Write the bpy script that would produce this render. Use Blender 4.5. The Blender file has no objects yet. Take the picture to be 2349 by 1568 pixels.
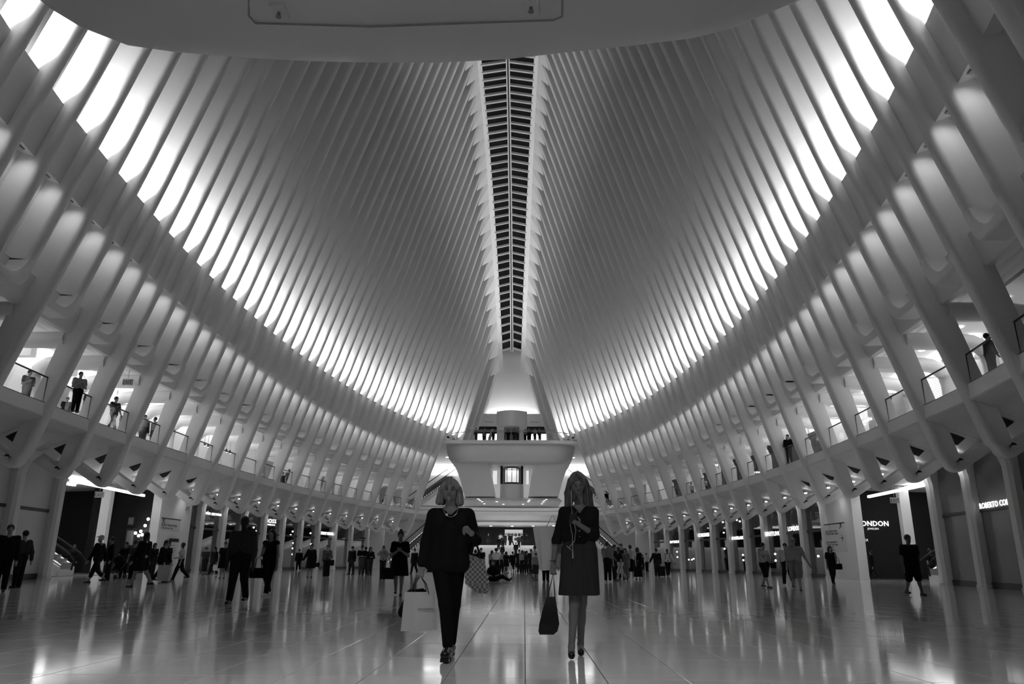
import bpy, bmesh, math, random
import numpy as np
from mathutils import Vector, Matrix, Euler
random.seed(7)
SC = bpy.context.scene
COL = SC.collection

# ------------------------------------------------------------------ camera
F_PX, CX, CY = 1700.0, 1174.5, 784.0
CAM_H, CAM_X = 0.92, 1.75
_p = math.atan((1286 - 784) / 1700.0); _y = math.atan(31.5 / 1700 * math.cos(_p)); _r = 0.0068
FW = Vector((-math.sin(_y) * math.cos(_p), math.cos(_y) * math.cos(_p), math.sin(_p)))
_rt = Vector((math.cos(_y), math.sin(_y), 0)); _up = _rt.cross(FW)
RT = _rt * math.cos(_r) + _up * math.sin(_r); UP = _up * math.cos(_r) - _rt * math.sin(_r)
cam_d = bpy.data.cameras.new('camera'); cam = bpy.data.objects.new('camera', cam_d); COL.objects.link(cam)
cam.matrix_world = Matrix(((RT.x, UP.x, -FW.x, CAM_X), (RT.y, UP.y, -FW.y, 0), (RT.z, UP.z, -FW.z, CAM_H), (0, 0, 0, 1)))
cam_d.sensor_fit = 'HORIZONTAL'; cam_d.sensor_width = 36; cam_d.lens = 36 * F_PX / 2349
cam_d.clip_start = 0.05; cam_d.clip_end = 500
SC.camera = cam
P0 = Vector((CAM_X, 0, CAM_H))
def ray(x, y): return FW + RT * ((x - CX) / F_PX) - UP * ((y - CY) / F_PX)
def on_y(x, y, Y):
    r = ray(x, y); return P0 + r * (Y / r.y)
def on_z(x, y, Z):
    r = ray(x, y); return P0 + r * ((Z - CAM_H) / r.z)

# ------------------------------------------------------------------ world, exposure
wd = bpy.data.worlds.new('night'); SC.world = wd; wd.use_nodes = True
wd.node_tree.nodes['Background'].inputs[0].default_value = (0.004, 0.004, 0.004, 1)
wd.node_tree.nodes['Background'].inputs[1].default_value = 1.0
SC.view_settings.view_transform = 'Standard'; SC.view_settings.look = 'None'
SC.view_settings.gamma = 1; SC.view_settings.use_curve_mapping = False
SC.view_settings.exposure = 0.5
COVE_W, POCKET_W, GALLERY_W, SOFFIT_W = 150.0, 3.6, 17.0, 16.0
SC.cycles.max_bounces = 6; SC.cycles.diffuse_bounces = 5; SC.cycles.glossy_bounces = 3; SC.cycles.transmission_bounces = 2; SC.cycles.transparent_max_bounces = 10
SC.cycles.caustics_reflective = False; SC.cycles.caustics_refractive = False
SC.cycles.use_adaptive_sampling = True; SC.cycles.adaptive_threshold = 0.05

# ------------------------------------------------------------------ materials
MATS = {}
def mat(name, c=0.8, rough=0.5, metal=0.0, emit=0.0, noise=0.0, nscale=8.0, bump=0.0, trans=0.0, alpha=None, spec=0.5):
    if name in MATS: return MATS[name]
    m = bpy.data.materials.new(name); m.use_nodes = True; nt = m.node_tree; b = nt.nodes['Principled BSDF']
    b.inputs['Base Color'].default_value = (c, c, c, 1); b.inputs['Roughness'].default_value = rough
    b.inputs['Metallic'].default_value = metal
    b.inputs['Specular IOR Level'].default_value = spec
    if emit:
        b.inputs['Emission Color'].default_value = (1, 1, 1, 1); b.inputs['Emission Strength'].default_value = emit
    if trans: b.inputs['Transmission Weight'].default_value = trans
    if alpha is not None: b.inputs['Alpha'].default_value = alpha
    if noise or bump:
        tc = nt.nodes.new('ShaderNodeTexCoord'); nz = nt.nodes.new('ShaderNodeTexNoise')
        nz.inputs['Scale'].default_value = nscale; nz.inputs['Detail'].default_value = 4 if nscale > 5 else 1
        nt.links.new(tc.outputs['Object'], nz.inputs['Vector'])
        if noise:
            mr = nt.nodes.new('ShaderNodeMapRange'); mr.inputs[3].default_value = max(0, c * (1 - noise)); mr.inputs[4].default_value = min(1, c * (1 + noise))
            nt.links.new(nz.outputs['Fac'], mr.inputs[0])
            cb = nt.nodes.new('ShaderNodeCombineColor')
            for i in range(3): nt.links.new(mr.outputs[0], cb.inputs[i])
            nt.links.new(cb.outputs[0], b.inputs['Base Color'])
        if bump:
            bp = nt.nodes.new('ShaderNodeBump'); bp.inputs['Strength'].default_value = bump; bp.inputs['Distance'].default_value = 0.02
            nt.links.new(nz.outputs['Fac'], bp.inputs['Height']); nt.links.new(bp.outputs[0], b.inputs['Normal'])
    MATS[name] = m; return m
def glass(name, c=0.9, refl=0.08, tint=0.9):
    # architectural glass: transparent with a fresnel-weighted mirror coat
    if name in MATS: return MATS[name]
    m = bpy.data.materials.new(name); m.use_nodes = True; nt = m.node_tree
    nt.nodes.remove(nt.nodes['Principled BSDF']); out = nt.nodes['Material Output']
    t = nt.nodes.new('ShaderNodeBsdfTransparent'); t.inputs[0].default_value = (tint, tint, tint, 1)
    g = nt.nodes.new('ShaderNodeBsdfGlossy'); g.inputs[0].default_value = (c, c, c, 1); g.inputs[1].default_value = 0.02
    lw = nt.nodes.new('ShaderNodeLayerWeight'); lw.inputs[0].default_value = 0.25
    mr = nt.nodes.new('ShaderNodeMapRange'); mr.inputs[3].default_value = refl * 0.4; mr.inputs[4].default_value = min(1, refl * 5)
    mx = nt.nodes.new('ShaderNodeMixShader')
    nt.links.new(lw.outputs['Fresnel'], mr.inputs[0]); nt.links.new(mr.outputs[0], mx.inputs[0])
    nt.links.new(t.outputs[0], mx.inputs[1]); nt.links.new(g.outputs[0], mx.inputs[2]); nt.links.new(mx.outputs[0], out.inputs[0])
    MATS[name] = m; return m
WHITE = mat('white_painted_steel', 0.88, 0.45, noise=0.03, nscale=0.6)
PANEL = mat('white_panel', 0.86, 0.5, noise=0.04, nscale=0.5)
PLASTER = mat('plaster', 0.82, 0.7, noise=0.03, nscale=1.5)
SOFFIT = mat('soffit_metal', 0.80, 0.5, noise=0.05, nscale=1.0)
GREY = mat('grey_metal', 0.35, 0.4, metal=0.6)
DARK = mat('dark_metal', 0.05, 0.4, metal=0.4)
BLACK = mat('black_matte', 0.012, 0.6)
VENT = mat('black_vent', 0.006, 0.9)
NIGHT = mat('night_glass', 0.01, 0.06, spec=0.5)
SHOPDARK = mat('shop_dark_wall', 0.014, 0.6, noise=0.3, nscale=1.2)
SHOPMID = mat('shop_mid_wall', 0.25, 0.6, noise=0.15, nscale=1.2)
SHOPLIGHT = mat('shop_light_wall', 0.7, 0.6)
CLEAR = glass('clear_glass', 0.9, 0.025, 0.95)
SHOPGLASS = glass('storefront_glass', 0.8, 0.10, 0.8)
LAMP = mat('lamp_white', 0.9, 0.5, emit=6.0)
LAMP_HI = mat('lamp_bright', 0.9, 0.5, emit=5.0)
LED = mat('led_white', 0.9, 0.5, emit=2.5)
STRIP = mat('light_strip', 0.9, 0.5, emit=3.0)
SIGNLIT = mat('sign_letters_lit', 0.9, 0.5, emit=1.3)
SIGNDIM = mat('sign_letters_dim', 0.7, 0.5, emit=0.5)
SIGNWHITE = mat('sign_board_white', 0.75, 0.5)

# marble floor
def marble():
    m = bpy.data.materials.new('polished_marble'); m.use_nodes = True; nt = m.node_tree; b = nt.nodes['Principled BSDF']
    tc = nt.nodes.new('ShaderNodeNewGeometry'); oi = nt.nodes.new('ShaderNodeObjectInfo')
    nz = nt.nodes.new('ShaderNodeTexNoise'); nz.inputs['Scale'].default_value = 1.3; nz.inputs['Detail'].default_value = 6; nz.inputs['Distortion'].default_value = 1.4
    nt.links.new(tc.outputs['Position'], nz.inputs['Vector'])
    mr = nt.nodes.new('ShaderNodeMapRange'); mr.inputs[3].default_value = 0.62; mr.inputs[4].default_value = 0.73
    nt.links.new(nz.outputs['Fac'], mr.inputs[0])
    ad = nt.nodes.new('ShaderNodeMath'); ad.operation = 'MULTIPLY_ADD'; ad.inputs[1].default_value = 0.04
    nt.links.new(oi.outputs['Random'], ad.inputs[0]); nt.links.new(mr.outputs[0], ad.inputs[2])
    cb = nt.nodes.new('ShaderNodeCombineColor')
    for i in range(3): nt.links.new(ad.outputs[0], cb.inputs[i])
    nt.links.new(cb.outputs[0], b.inputs['Base Color'])
    n2 = nt.nodes.new('ShaderNodeTexNoise'); n2.inputs['Scale'].default_value = 3.0; nt.links.new(tc.outputs['Position'], n2.inputs['Vector'])
    m2 = nt.nodes.new('ShaderNodeMapRange'); m2.inputs[3].default_value = 0.06; m2.inputs[4].default_value = 0.12
    nt.links.new(n2.outputs['Fac'], m2.inputs[0]); nt.links.new(m2.outputs[0], b.inputs['Roughness'])
    b.inputs['Specular IOR Level'].default_value = 0.6
    return m
MARBLE = marble()
GROUT = mat('floor_grout', 0.10, 0.8)

# ------------------------------------------------------------------ helpers
def link(o, parent=None):
    COL.objects.link(o)
    if parent is not None: o.parent = parent
    return o
def tag(o, label=None, cat=None, kind=None, group=None):
    if label: o['label'] = label
    if cat: o['category'] = cat
    if kind: o['kind'] = kind
    if group: o['group'] = group
    return o
def empty(name, loc=(0, 0, 0), rz=0.0, parent=None):
    o = bpy.data.objects.new(name, None); o.location = loc; o.rotation_euler = (0, 0, rz); o.empty_display_size = 0.2
    return link(o, parent)
class MB:
    def __init__(s): s.v = []; s.f = []; s.mi = []; s.cur = 0
    def add(s, vs, fs):
        n = len(s.v); s.v += [tuple(v) for v in vs]; s.f += [tuple(i + n for i in f) for f in fs]; s.mi += [s.cur] * len(fs); return s
    def box(s, x0, x1, y0, y1, z0, z1):
        if x0 > x1: x0, x1 = x1, x0
        vs = [(x, y, z) for z in (z0, z1) for y in (y0, y1) for x in (x0, x1)]
        return s.add(vs, [(0, 2, 3, 1), (4, 5, 7, 6), (0, 1, 5, 4), (2, 6, 7, 3), (0, 4, 6, 2), (1, 3, 7, 5)])
    def hexa(s, p):  # 8 corner points, bottom ring then top ring
        return s.add(p, [(3, 2, 1, 0), (4, 5, 6, 7), (0, 1, 5, 4), (1, 2, 6, 5), (2, 3, 7, 6), (3, 0, 4, 7)])
    def loft(s, rings, close=True, cap=True):
        n = len(rings[0]); base = len(s.v); vs = [p for r in rings for p in r]; fs = []
        for i in range(len(rings) - 1):
            for k in range(n if close else n - 1):
                a = i * n + k; b = i * n + (k + 1) % n; fs.append((a, b, b + n, a + n))
        if cap and close:
            fs.append(tuple(reversed(range(n)))); fs.append(tuple((len(rings) - 1) * n + k for k in range(n)))
        return s.add(vs, fs)
    def tube(s, pts, r, n=8, cap=True):
        pts = [Vector(p) for p in pts]; rr = r if isinstance(r, (list, tuple)) else [r] * len(pts); rings = []
        up = Vector((0, 0, 1))
        for i, p in enumerate(pts):
            d = (pts[min(i + 1, len(pts) - 1)] - pts[max(i - 1, 0)]).normalized()
            u = up if abs(d.dot(up)) < 0.95 else Vector((0, 1, 0))
            a = d.cross(u).normalized(); b = a.cross(d).normalized()
            rings.append([p + a * (rr[i] * math.cos(2 * math.pi * k / n)) + b * (rr[i] * math.sin(2 * math.pi * k / n)) for k in range(n)])
        return s.loft(rings, True, cap)
    def disc(s, c, r, h=0.03, n=12, axis='z'):
        c = Vector(c)
        d = {'z': Vector((0, 0, h)), 'y': Vector((0, h, 0)), 'x': Vector((h, 0, 0))}[axis]
        return s.tube([c, c + d], r, n)
    def ball(s, c, r, n=8, m=6, sx=1, sy=1, sz=1):
        rings = []
        for i in range(m + 1):
            t = math.pi * i / m; rr = max(1e-4, math.sin(t)) * r
            rings.append([(c[0] + sx * rr * math.cos(2 * math.pi * k / n), c[1] + sy * rr * math.sin(2 * math.pi * k / n), c[2] - sz * r * math.cos(t)) for k in range(n)])
        return s.loft(rings)
    def mesh(s, name, mats, smooth=False):
        me = bpy.data.meshes.new(name); me.from_pydata(s.v, [], s.f)
        for m in (mats if isinstance(mats, (list, tuple)) else [mats]): me.materials.append(m)
        if any(s.mi): me.polygons.foreach_set('material_index', s.mi)
        if smooth: me.polygons.foreach_set('use_smooth', [True] * len(me.polygons))
        me.update(); return me
    def build(s, name, mats, parent=None, smooth=False, loc=None):
        o = bpy.data.objects.new(name, s.mesh(name, mats, smooth))
        if loc is not None: o.location = loc
        return link(o, parent)
def autosmooth(o, ang=0.7):
    me = o.data; me.polygons.foreach_set('use_smooth', [True] * len(me.polygons))
    bm = bmesh.new(); bm.from_mesh(me)
    for e in bm.edges:
        if len(e.link_faces) == 2 and e.calc_face_angle(0) > ang: e.smooth = False
    bm.to_mesh(me); bm.free(); return o
def fixnormals(o):
    bm = bmesh.new(); bm.from_mesh(o.data); bmesh.ops.recalc_face_normals(bm, faces=bm.faces); bm.to_mesh(o.data); bm.free(); return o
def aim(direction, xdir=(1, 0, 0)):
    z = -Vector(direction).normalized(); x = Vector(xdir); x = (x - z * x.dot(z)).normalized(); y = z.cross(x)
    return Matrix(((x.x, y.x, z.x), (x.y, y.y, z.y), (x.z, y.z, z.z))).to_euler()
def area(name, loc, size, power, direction, parent=None, spread=math.pi):
    l = bpy.data.lights.new(name, 'AREA'); l.shape = 'RECTANGLE'; l.size, l.size_y = size; l.energy = power; l.spread = spread
    o = bpy.data.objects.new(name, l); o.location = Vector(loc) - (parent.location if parent else Vector())
    o.rotation_euler = aim(direction)
    return link(o, parent)
def spot(name, loc, power, direction, angle=1.6, blend=0.6, size=0.05, parent=None):
    l = bpy.data.lights.new(name, 'SPOT'); l.energy = power; l.spot_size = angle; l.spot_blend = blend; l.shadow_soft_size = size
    o = bpy.data.objects.new(name, l); o.location = Vector(loc) - (parent.location if parent else Vector())
    o.rotation_euler = Vector(direction).to_track_quat('-Z', 'Y').to_euler()
    return link(o, parent)
# lettering is generated once, while the scene is still empty
TXT = {}
for _al, _l in (('CENTER', ['World Trade', 'Church Street', 'EXIT TO FULTON CENTER', 'A', 'C', '4', '5', '2', '3', 'bloomingdales', 'john varvatos', 'BOSS', 'HUGO BOSS', 'STUART WEITZMAN', "PENHALIGON'S", 'SMYTHSON', 'LONGINES', 'MONTBLANC', 'BREITLING', 'LONDON', 'ROBERTO COIN', 'JEWELERS', 'ROLEX', 'kate spade', 'NEW YORK', 'COLE HAAN', 'REISS', 'EXIT']),
                ('LEFT', ['Exit to Liberty Street', '4 World Trade Center', 'Liberty Street', '9/11 Memorial', 'Exit to Vesey Street', '7 World Trade Center'])):
    for _t in _l:
        cu = bpy.data.curves.new('txt', 'FONT'); cu.body = _t; cu.size = 1.0; cu.extrude = 0.03; cu.align_x = _al; cu.space_character = 1.05; cu.resolution_u = 2; cu.offset = 0.008
        TXT[(_t, _al)] = bpy.data.objects.new('txt', cu); COL.objects.link(TXT[(_t, _al)])
_dg = bpy.context.evaluated_depsgraph_get()
for _k, _o in list(TXT.items()):
    TXT[_k] = bpy.data.meshes.new_from_object(_o.evaluated_get(_dg)); _c = _o.data; bpy.data.objects.remove(_o); bpy.data.curves.remove(_c)
def text_mesh(txt, size=1.0, depth=0.02, align='CENTER', bold=0.0, xs=1.0):
    me = TXT[(txt, align)].copy(); me.transform(Matrix.Diagonal((size * xs, size, min(size, depth / 0.03), 1))); return me
def text_obj(name, txt, loc, facing, size, material, depth=0.02, parent=None, align='CENTER', bold=0.0, xs=1.0):
    # facing: direction (in plan) the letters look towards
    me = text_mesh(txt, size, depth, align, bold, xs); me.materials.clear(); me.materials.append(material)
    o = bpy.data.objects.new(name, me); o.location = loc
    f = Vector((facing[0], facing[1], 0)).normalized()
    o.rotation_euler = (math.pi / 2, 0, math.atan2(f.x, -f.y))
    return link(o, parent)

# ------------------------------------------------------------------ hall geometry tables
S = 1.83                                    # rib spacing
def yr(r): return 27.8 + S * (r - 6.5)      # rib plane
def yl(j): return 27.8 + 2 * S * (j - 1)    # leg plane (two ribs each)
TIP = np.array([(0, 11.2), (8, 13.5), (14, 15.2), (19.5, 16.4), (25.05, 17.46), (28.71, 17.77), (32.38, 18.07), (36.04, 18.28), (39.7, 18.45), (43.35, 18.53), (47.02, 18.58), (50.68, 18.51), (54.34, 18.37), (57.99, 18.21), (61.65, 17.93), (65.32, 17.53), (68.98, 17.08), (72.64, 16.47), (76.3, 15.79), (79.96, 14.98), (83.62, 14.1), (87.28, 13.03), (90.94, 12.02), (94.6, 10.8), (104, 7.9)])
KNEE = np.array([(0, 7.6), (4, 9.0), (10, 10.9), (14.1, 12.05), (15.9, 12.5), (17.73, 12.93), (21.4, 13.6), (25.05, 14.11), (28.7, 14.53), (32.4, 14.91), (36, 15.15), (39.7, 15.31), (45.2, 15.39), (48.8, 15.35), (52.5, 15.22), (56.2, 14.98), (59.8, 14.71), (63.5, 14.34), (67.1, 13.89), (70.8, 13.32), (74.5, 12.64), (78.1, 11.88), (81.8, 10.99), (85.5, 10.02), (89.1, 8.89), (90.94, 8.31), (94.6, 7.2), (100.1, 5.45), (104, 4.3)])
TOOTH = np.array([(63.5, 3.48, 48.51), (67.1, 3.39, 47.52), (70.8, 3.3, 46.25), (74.5, 3.24, 44.71), (78.1, 3.12, 42.8), (81.8, 3.09, 40.67), (85.5, 2.98, 38.3), (89.1, 2.79, 35.65), (92.8, 2.6, 32.7), (96.4, 2.49, 29.31), (100.1, 2.33, 25.52), (103, 2.2, 22.2)])
def Wt(y): return float(np.interp(y, TIP[:, 0], TIP[:, 1]))
def Zt(y): return 4.26 - 0.0082 * (y - 28.7)
def Wk(y): return float(np.interp(y, KNEE[:, 0], KNEE[:, 1])) - 0.38
def Zk(y): return 15.2 + 0.0127 * (y - 17.7)
def tooth(y):
    y = 45.5 + abs(y - 45.5)
    if y < 63.5: return 3.6 - 0.12 * (y - 45.5) / 18, 50.6 - 0.00645 * (y - 45.5) ** 2
    return float(np.interp(y, TOOTH[:, 0], TOOTH[:, 1])), float(np.interp(y, TOOTH[:, 0], TOOTH[:, 2]))
def W_in(y, z):
    wt, zt, wk, zk = Wt(y), Zt(y), Wk(y), Zk(y)
    if z <= zk: return wt + (wk - wt) * (z - zt) / (zk - zt)
    wo, zo = tooth(y); return wk + (wo - wk) * (z - zk) / (zo - zk)
Z_U, Z_GAL = 10.15, 6.78
def Zu(y): return 10.0 + 0.009 * (y - 26)
R0, R1 = -7, 46
J0, J1 = -5, 18
SIDES = ((-1, 'left'), (1, 'right'))

# ------------------------------------------------------------------ floor
floor = MB().box(-34, 34, -10, 126, -0.4, -0.012).build('floor', GROUT)
tag(floor, 'polished pale marble floor of the concourse with thin dark joints', 'floor', 'structure')
TW, TL, GAP = 0.655, 1.31, 0.006
tile_meshes = {}
def tile_mesh(w, l):
    k = (round(w, 3), round(l, 3))
    if k not in tile_meshes:
        b = 0.003
        m = MB(); m.loft([[(-w/2, -l/2, -0.012), (w/2, -l/2, -0.012), (w/2, l/2, -0.012), (-w/2, l/2, -0.012)],
                          [(-w/2, -l/2, -b), (w/2, -l/2, -b), (w/2, l/2, -b), (-w/2, l/2, -b)],
                          [(-w/2+b, -l/2+b, 0), (w/2-b, -l/2+b, 0), (w/2-b, l/2-b, 0), (-w/2+b, l/2-b, 0)]])
        tile_meshes[k] = m.mesh('floor_tile', MARBLE)
    return tile_meshes[k]
x_ref = on_z(1205, 1568, 0).x
tiles = []
for iy in range(-3, 60):
    for ix in range(-36, 37):
        cx = x_ref + TW * (ix + 0.5); cy = 2.0 + TL * iy
        if abs(cx) > 23.5 or cy > 70: continue
        d = Vector((cx - CAM_X, cy, -CAM_H)); z = d.dot(FW)
        if z < 0.3: vis = False
        else:
            px = CX + F_PX * d.dot(RT) / z; py = CY - F_PX * d.dot(UP) / z
            vis = -150 < px < 2500 and py < 1720
        tiles.append((0 if vis else 1, cy * cy + (cx - CAM_X) ** 2, cx, cy))
tiles.sort(); rest = MB()
for k, (nv, d, cx, cy) in enumerate(tiles):
    if k < 300 and nv == 0:
        o = bpy.data.objects.new('tile', tile_mesh(TW - GAP, TL - GAP)); o.location = (cx, cy, 0); link(o, floor)
    else:
        w, l = (TW - GAP) / 2, (TL - GAP) / 2
        rest.add([(cx - w, cy - l, -0.012), (cx + w, cy - l, -0.012), (cx + w, cy + l, -0.012), (cx - w, cy + l, -0.012), (cx - w, cy - l, 0), (cx + w, cy - l, 0), (cx + w, cy + l, 0), (cx - w, cy + l, 0)],
                 [(4, 5, 6, 7), (0, 1, 5, 4), (1, 2, 6, 5), (2, 3, 7, 6), (3, 0, 4, 7)])
tag(rest.build('tile_field', MARBLE, floor), kind='stuff')
far = MB()
far.box(-34, 34, 2.0 + TL * 51.4, 126, -0.012, 0)
for sx in (-1, 1): far.box(sx * 23.2, sx * 34, -10, 2.0 + TL * 51.4, -0.012, 0)
far.build('paving', MARBLE, floor)

# ------------------------------------------------------------------ ribs, legs, infill
RT_T, RT_D, RT_R = 0.46, 1.25, 0.19
def rib_section(n=4):
    h, r, d = RT_T / 2, RT_R, RT_D; pts = [(d, -h)]
    for k in range(n + 1):
        a = math.pi / 2 * k / n; pts.append((r - r * math.sin(a), -h + r - r * math.cos(a)))
    for k in range(n + 1):
        a = math.pi / 2 * (1 - k / n); pts.append((r - r * math.sin(a), h - r + r * math.cos(a)))
    pts.append((d, h)); return pts
SEC = rib_section()
def rib_dir(y, z):
    # unit outward normal in the rib plane (dx outward, dz)
    z0, z1 = (z - 0.5, z + 0.5); dw = W_in(y, z1) - W_in(y, z0); l = math.hypot(dw, 1.0)
    return 1.0 / l, -dw / l
def rib_mesh(sg, y, zb):
    wo, zo = tooth(y); zk = Zk(y); ztop = zo + 0.6
    zs = [zb, (zb + zk) / 2, zk - 0.6, zk + 0.6] + [zk + 0.6 + (ztop - zk - 0.6) * k / 4 for k in range(1, 5)]
    rings = []
    for z in zs:
        w = W_in(y, z); nx, nz = rib_dir(y, z)
        rings.append([(sg * (w + n * nx), y + t, z + n * nz) for n, t in SEC])
    m = MB(); m.loft(rings); return m
walls = {}
for sg, side in SIDES:
    w = empty('wall_' + side); walls[side] = w
    tag(w, 'tall %s-hand wall of white leaning steel ribs over forked legs' % side, 'wall', 'structure')
    for r in range(R0, R1 + 1):
        y = yr(r); zb = 10.2 if y < 91.5 else 15.4
        o = rib_mesh(sg, y, zb).build('rib', WHITE, w); fixnormals(o); autosmooth(o, 0.6)
    # infill between ribs, glazing, cove lamps
    for r in range(R0, R1):
        ya, yb = yr(r) + RT_T / 2 - 0.02, yr(r + 1) - RT_T / 2 + 0.02; ym = (ya + yb) / 2
        low = 10.0 if ym < 91 else 15.45
        def P(off, z, y):
            nx, nz = rib_dir(y, z); return (sg * (W_in(y, z) + off * nx), y, z + off * nz)
        if low < 12:
            prof = [(1.15, 0, -0.75), (0.52, 0, -0.75), (0.52, 0, 0.0), (0.42, 0, 0.0), (0.42, 13.3, None), (0.95, 13.3, None), (0.95, 9.55, None), (1.2, 9.55, None)]
        else:
            prof = [(1.15, 0, -0.75), (0.52, 0, -0.75), (0.52, 0, 0.0), (0.42, 0, 0.0), (0.42, 15.35, None), (1.2, 15.35, None)]
        rings = []
        for yy in (ya, yb):
            rings.append([P(o_, (Zk(yy) + dz) if dz is not None else z_, yy) for o_, z_, dz in prof])
        o = MB().loft(rings).build('infill_panel', PANEL, w); fixnormals(o)
        # glazing strip behind the upper blades
        rings = []
        for yy in (ya, yb):
            zo = tooth(yy)[1]
            rings.append([P(1.02, Zk(yy) - 0.8, yy), P(1.10, Zk(yy) - 0.8, yy), P(1.10, zo + 0.3, yy), P(1.02, zo + 0.3, yy)])
        o = MB().loft(rings).build('glazing_pane', NIGHT, w); fixnormals(o)
        c = Vector(P(0.80, Zk(ym) - 0.68, ym)); nx, nz = rib_dir(ym, Zk(ym) + 3)
        up = Vector((-sg * -nz * -1, 0, nx))
        up = Vector((-sg * abs(nz), 0, nx))
        lb = MB(); lb.box(-0.17, 0.17, -0.45, 0.45, -0.08, 0.0); lo = lb.build('cove_lamp', GREY, w, loc=c - Vector((0, 0, 0.02)))
        if r < 0: continue      # the bays over the near balcony are unlit
        area('cove_light', c + Vector((0, 0, 0.05)), (0.3, 0.6), COVE_W * 0.88, up + Vector((0, 0.06, 0)), w, spread=2.3)
        area('cove_beam', c + Vector((0, 0, 0.06)), (0.25, 0.5), COVE_W * 0.12, up + Vector((0, 0.10, 0)), w, spread=1.05)
        if low < 12:
            c2 = Vector(P(0.66, 13.22, ym)); lb = MB(); lb.box(-0.06, 0.06, -0.3, 0.3, 0.0, 0.07); lb.build('bracket_lamp', GREY, w, loc=c2)
            area('bracket_light', c2 - Vector((0, 0, 0.03)), (0.2, 0.7), POCKET_W, Vector((sg * 0.15, 0.15, -1)), w, spread=2.4)

# legs: the far rib of each pair runs on down as the leg; the near rib turns into a U-shaped transom
def leg_mesh(sg, y):
    zt = Zt(y); ctr = []
    st = [(10.6, 1.05, 0.23), (9.4, 0.98, 0.24), (8.2, 0.90, 0.25), (7.0, 0.82, 0.27), (6.2, 0.76, 0.29), (5.4, 0.70, 0.31)]
    rings = []
    def ring(x, z, nx, nz, dep, hw):
        # rounded-front section, inner face at (x, z), depth along (nx, nz)
        r = min(0.19, hw * 0.8); pts = [(dep, -hw)]
        for k in range(5):
            a = math.pi / 2 * k / 4; pts.append((r - r * math.sin(a), -hw + r - r * math.cos(a)))
        for k in range(5):
            a = math.pi / 2 * (1 - k / 4); pts.append((r - r * math.sin(a), hw - r + r * math.cos(a)))
        pts.append((dep, hw)); return [(sg * (x + n * nx), y + t, z + n * nz) for n, t in pts]
    for z, dep, hw in st: rings.append(ring(W_in(y, z), z, 1, 0, dep, hw))
    # bend at the tip, then the arm rising outwards to the column head
    wt = Wt(y); r = 0.40; cx, cz = wt + r, zt + r; rings.append(ring(W_in(y, 4.85), 4.85, 1, 0, 0.64, 0.32))
    for k in range(0, 7):
        a = math.radians(6 + 116 * k / 6); dep = 0.60 - 0.16 * k / 6
        rings.append(ring(cx - r * math.cos(a), cz - r * math.sin(a), math.cos(a), math.sin(a), dep, 0.32))
    a = math.radians(122); ox, oz = cx - r * math.cos(a), cz - r * math.sin(a); dx, dz = math.sin(a), -math.cos(a)
    for l, hw in ((0.6, 0.32), (1.3, 0.36), (2.1, 0.42)):
        rings.append(ring(ox + dx * l, oz + dz * l, math.cos(a), math.sin(a), 0.42, hw))
    return MB().loft(rings)
for sg, side in SIDES:
    w = walls[side]
    for j in range(J0, J1 + 1):
        y = yl(j) + S / 2
        leg = leg_mesh(sg, y).build('leg', WHITE, w); fixnormals(leg); autosmooth(leg, 0.5)
        # header closing the bay above the gallery opening
        rg = []
        for yy in (y - 2 * S + 0.1, y - S, y - 0.1): rg.append([(sg * (W_in(yy, z_) + o_), yy, z_ + Zu(yy) - 10.0) for o_, z_ in ((0.78, 9.66), (0.70, 9.78), (0.72, 10.7), (1.0, 10.7), (1.0, 9.66))])
        hd = MB().loft(rg).build('header', WHITE, w); fixnormals(hd); autosmooth(hd, 0.6)
        # transom with rounded corner under the near rib
        yn = yl(j) - S / 2; yp = yn - S; zu = Zu(yn) - 10.0 ; h = RT_T / 2; poly = [(yn + h, 10.7), (yn + h, 10.15)]
        for k in range(1, 6):
            a = math.pi / 2 * k / 5; poly.append((yn + h - 0.42 * (1 - math.cos(a)), 10.15 - 0.42 * math.sin(a)))
        poly += [(yp + 0.1, 9.73), (yp + 0.1, 10.0)]
        for k in range(0, 7):
            a = math.pi / 2 * k / 6; poly.append((yn - h - 0.62 + 0.62 * math.sin(a), 10.62 - 0.62 * math.cos(a)))
        poly.append((yn - h, 10.7))
        bm = bmesh.new()
        inner = [bm.verts.new((sg * (W_in(yy, z + zu) - 0.005), yy, z + zu)) for yy, z in poly]; outer = [bm.verts.new((sg * (W_in(yy, z + zu) + 1.0), yy, z + zu)) for yy, z in poly]
        fi = bm.faces.new(inner); bm.faces.new(list(reversed(outer))); n = len(inner)
        for k in range(n): bm.faces.new((inner[k], outer[k], outer[(k + 1) % n], inner[(k + 1) % n]))
        bmesh.ops.recalc_face_normals(bm, faces=bm.faces)
        bmesh.ops.bevel(bm, geom=list(fi.edges), offset=0.10, segments=3, affect='EDGES', profile=0.5, clamp_overlap=True)
        me = bpy.data.meshes.new('transom'); bm.to_mesh(me); bm.free(); me.materials.append(WHITE)
        autosmooth(link(bpy.data.objects.new('transom', me), w), 0.5)

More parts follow.
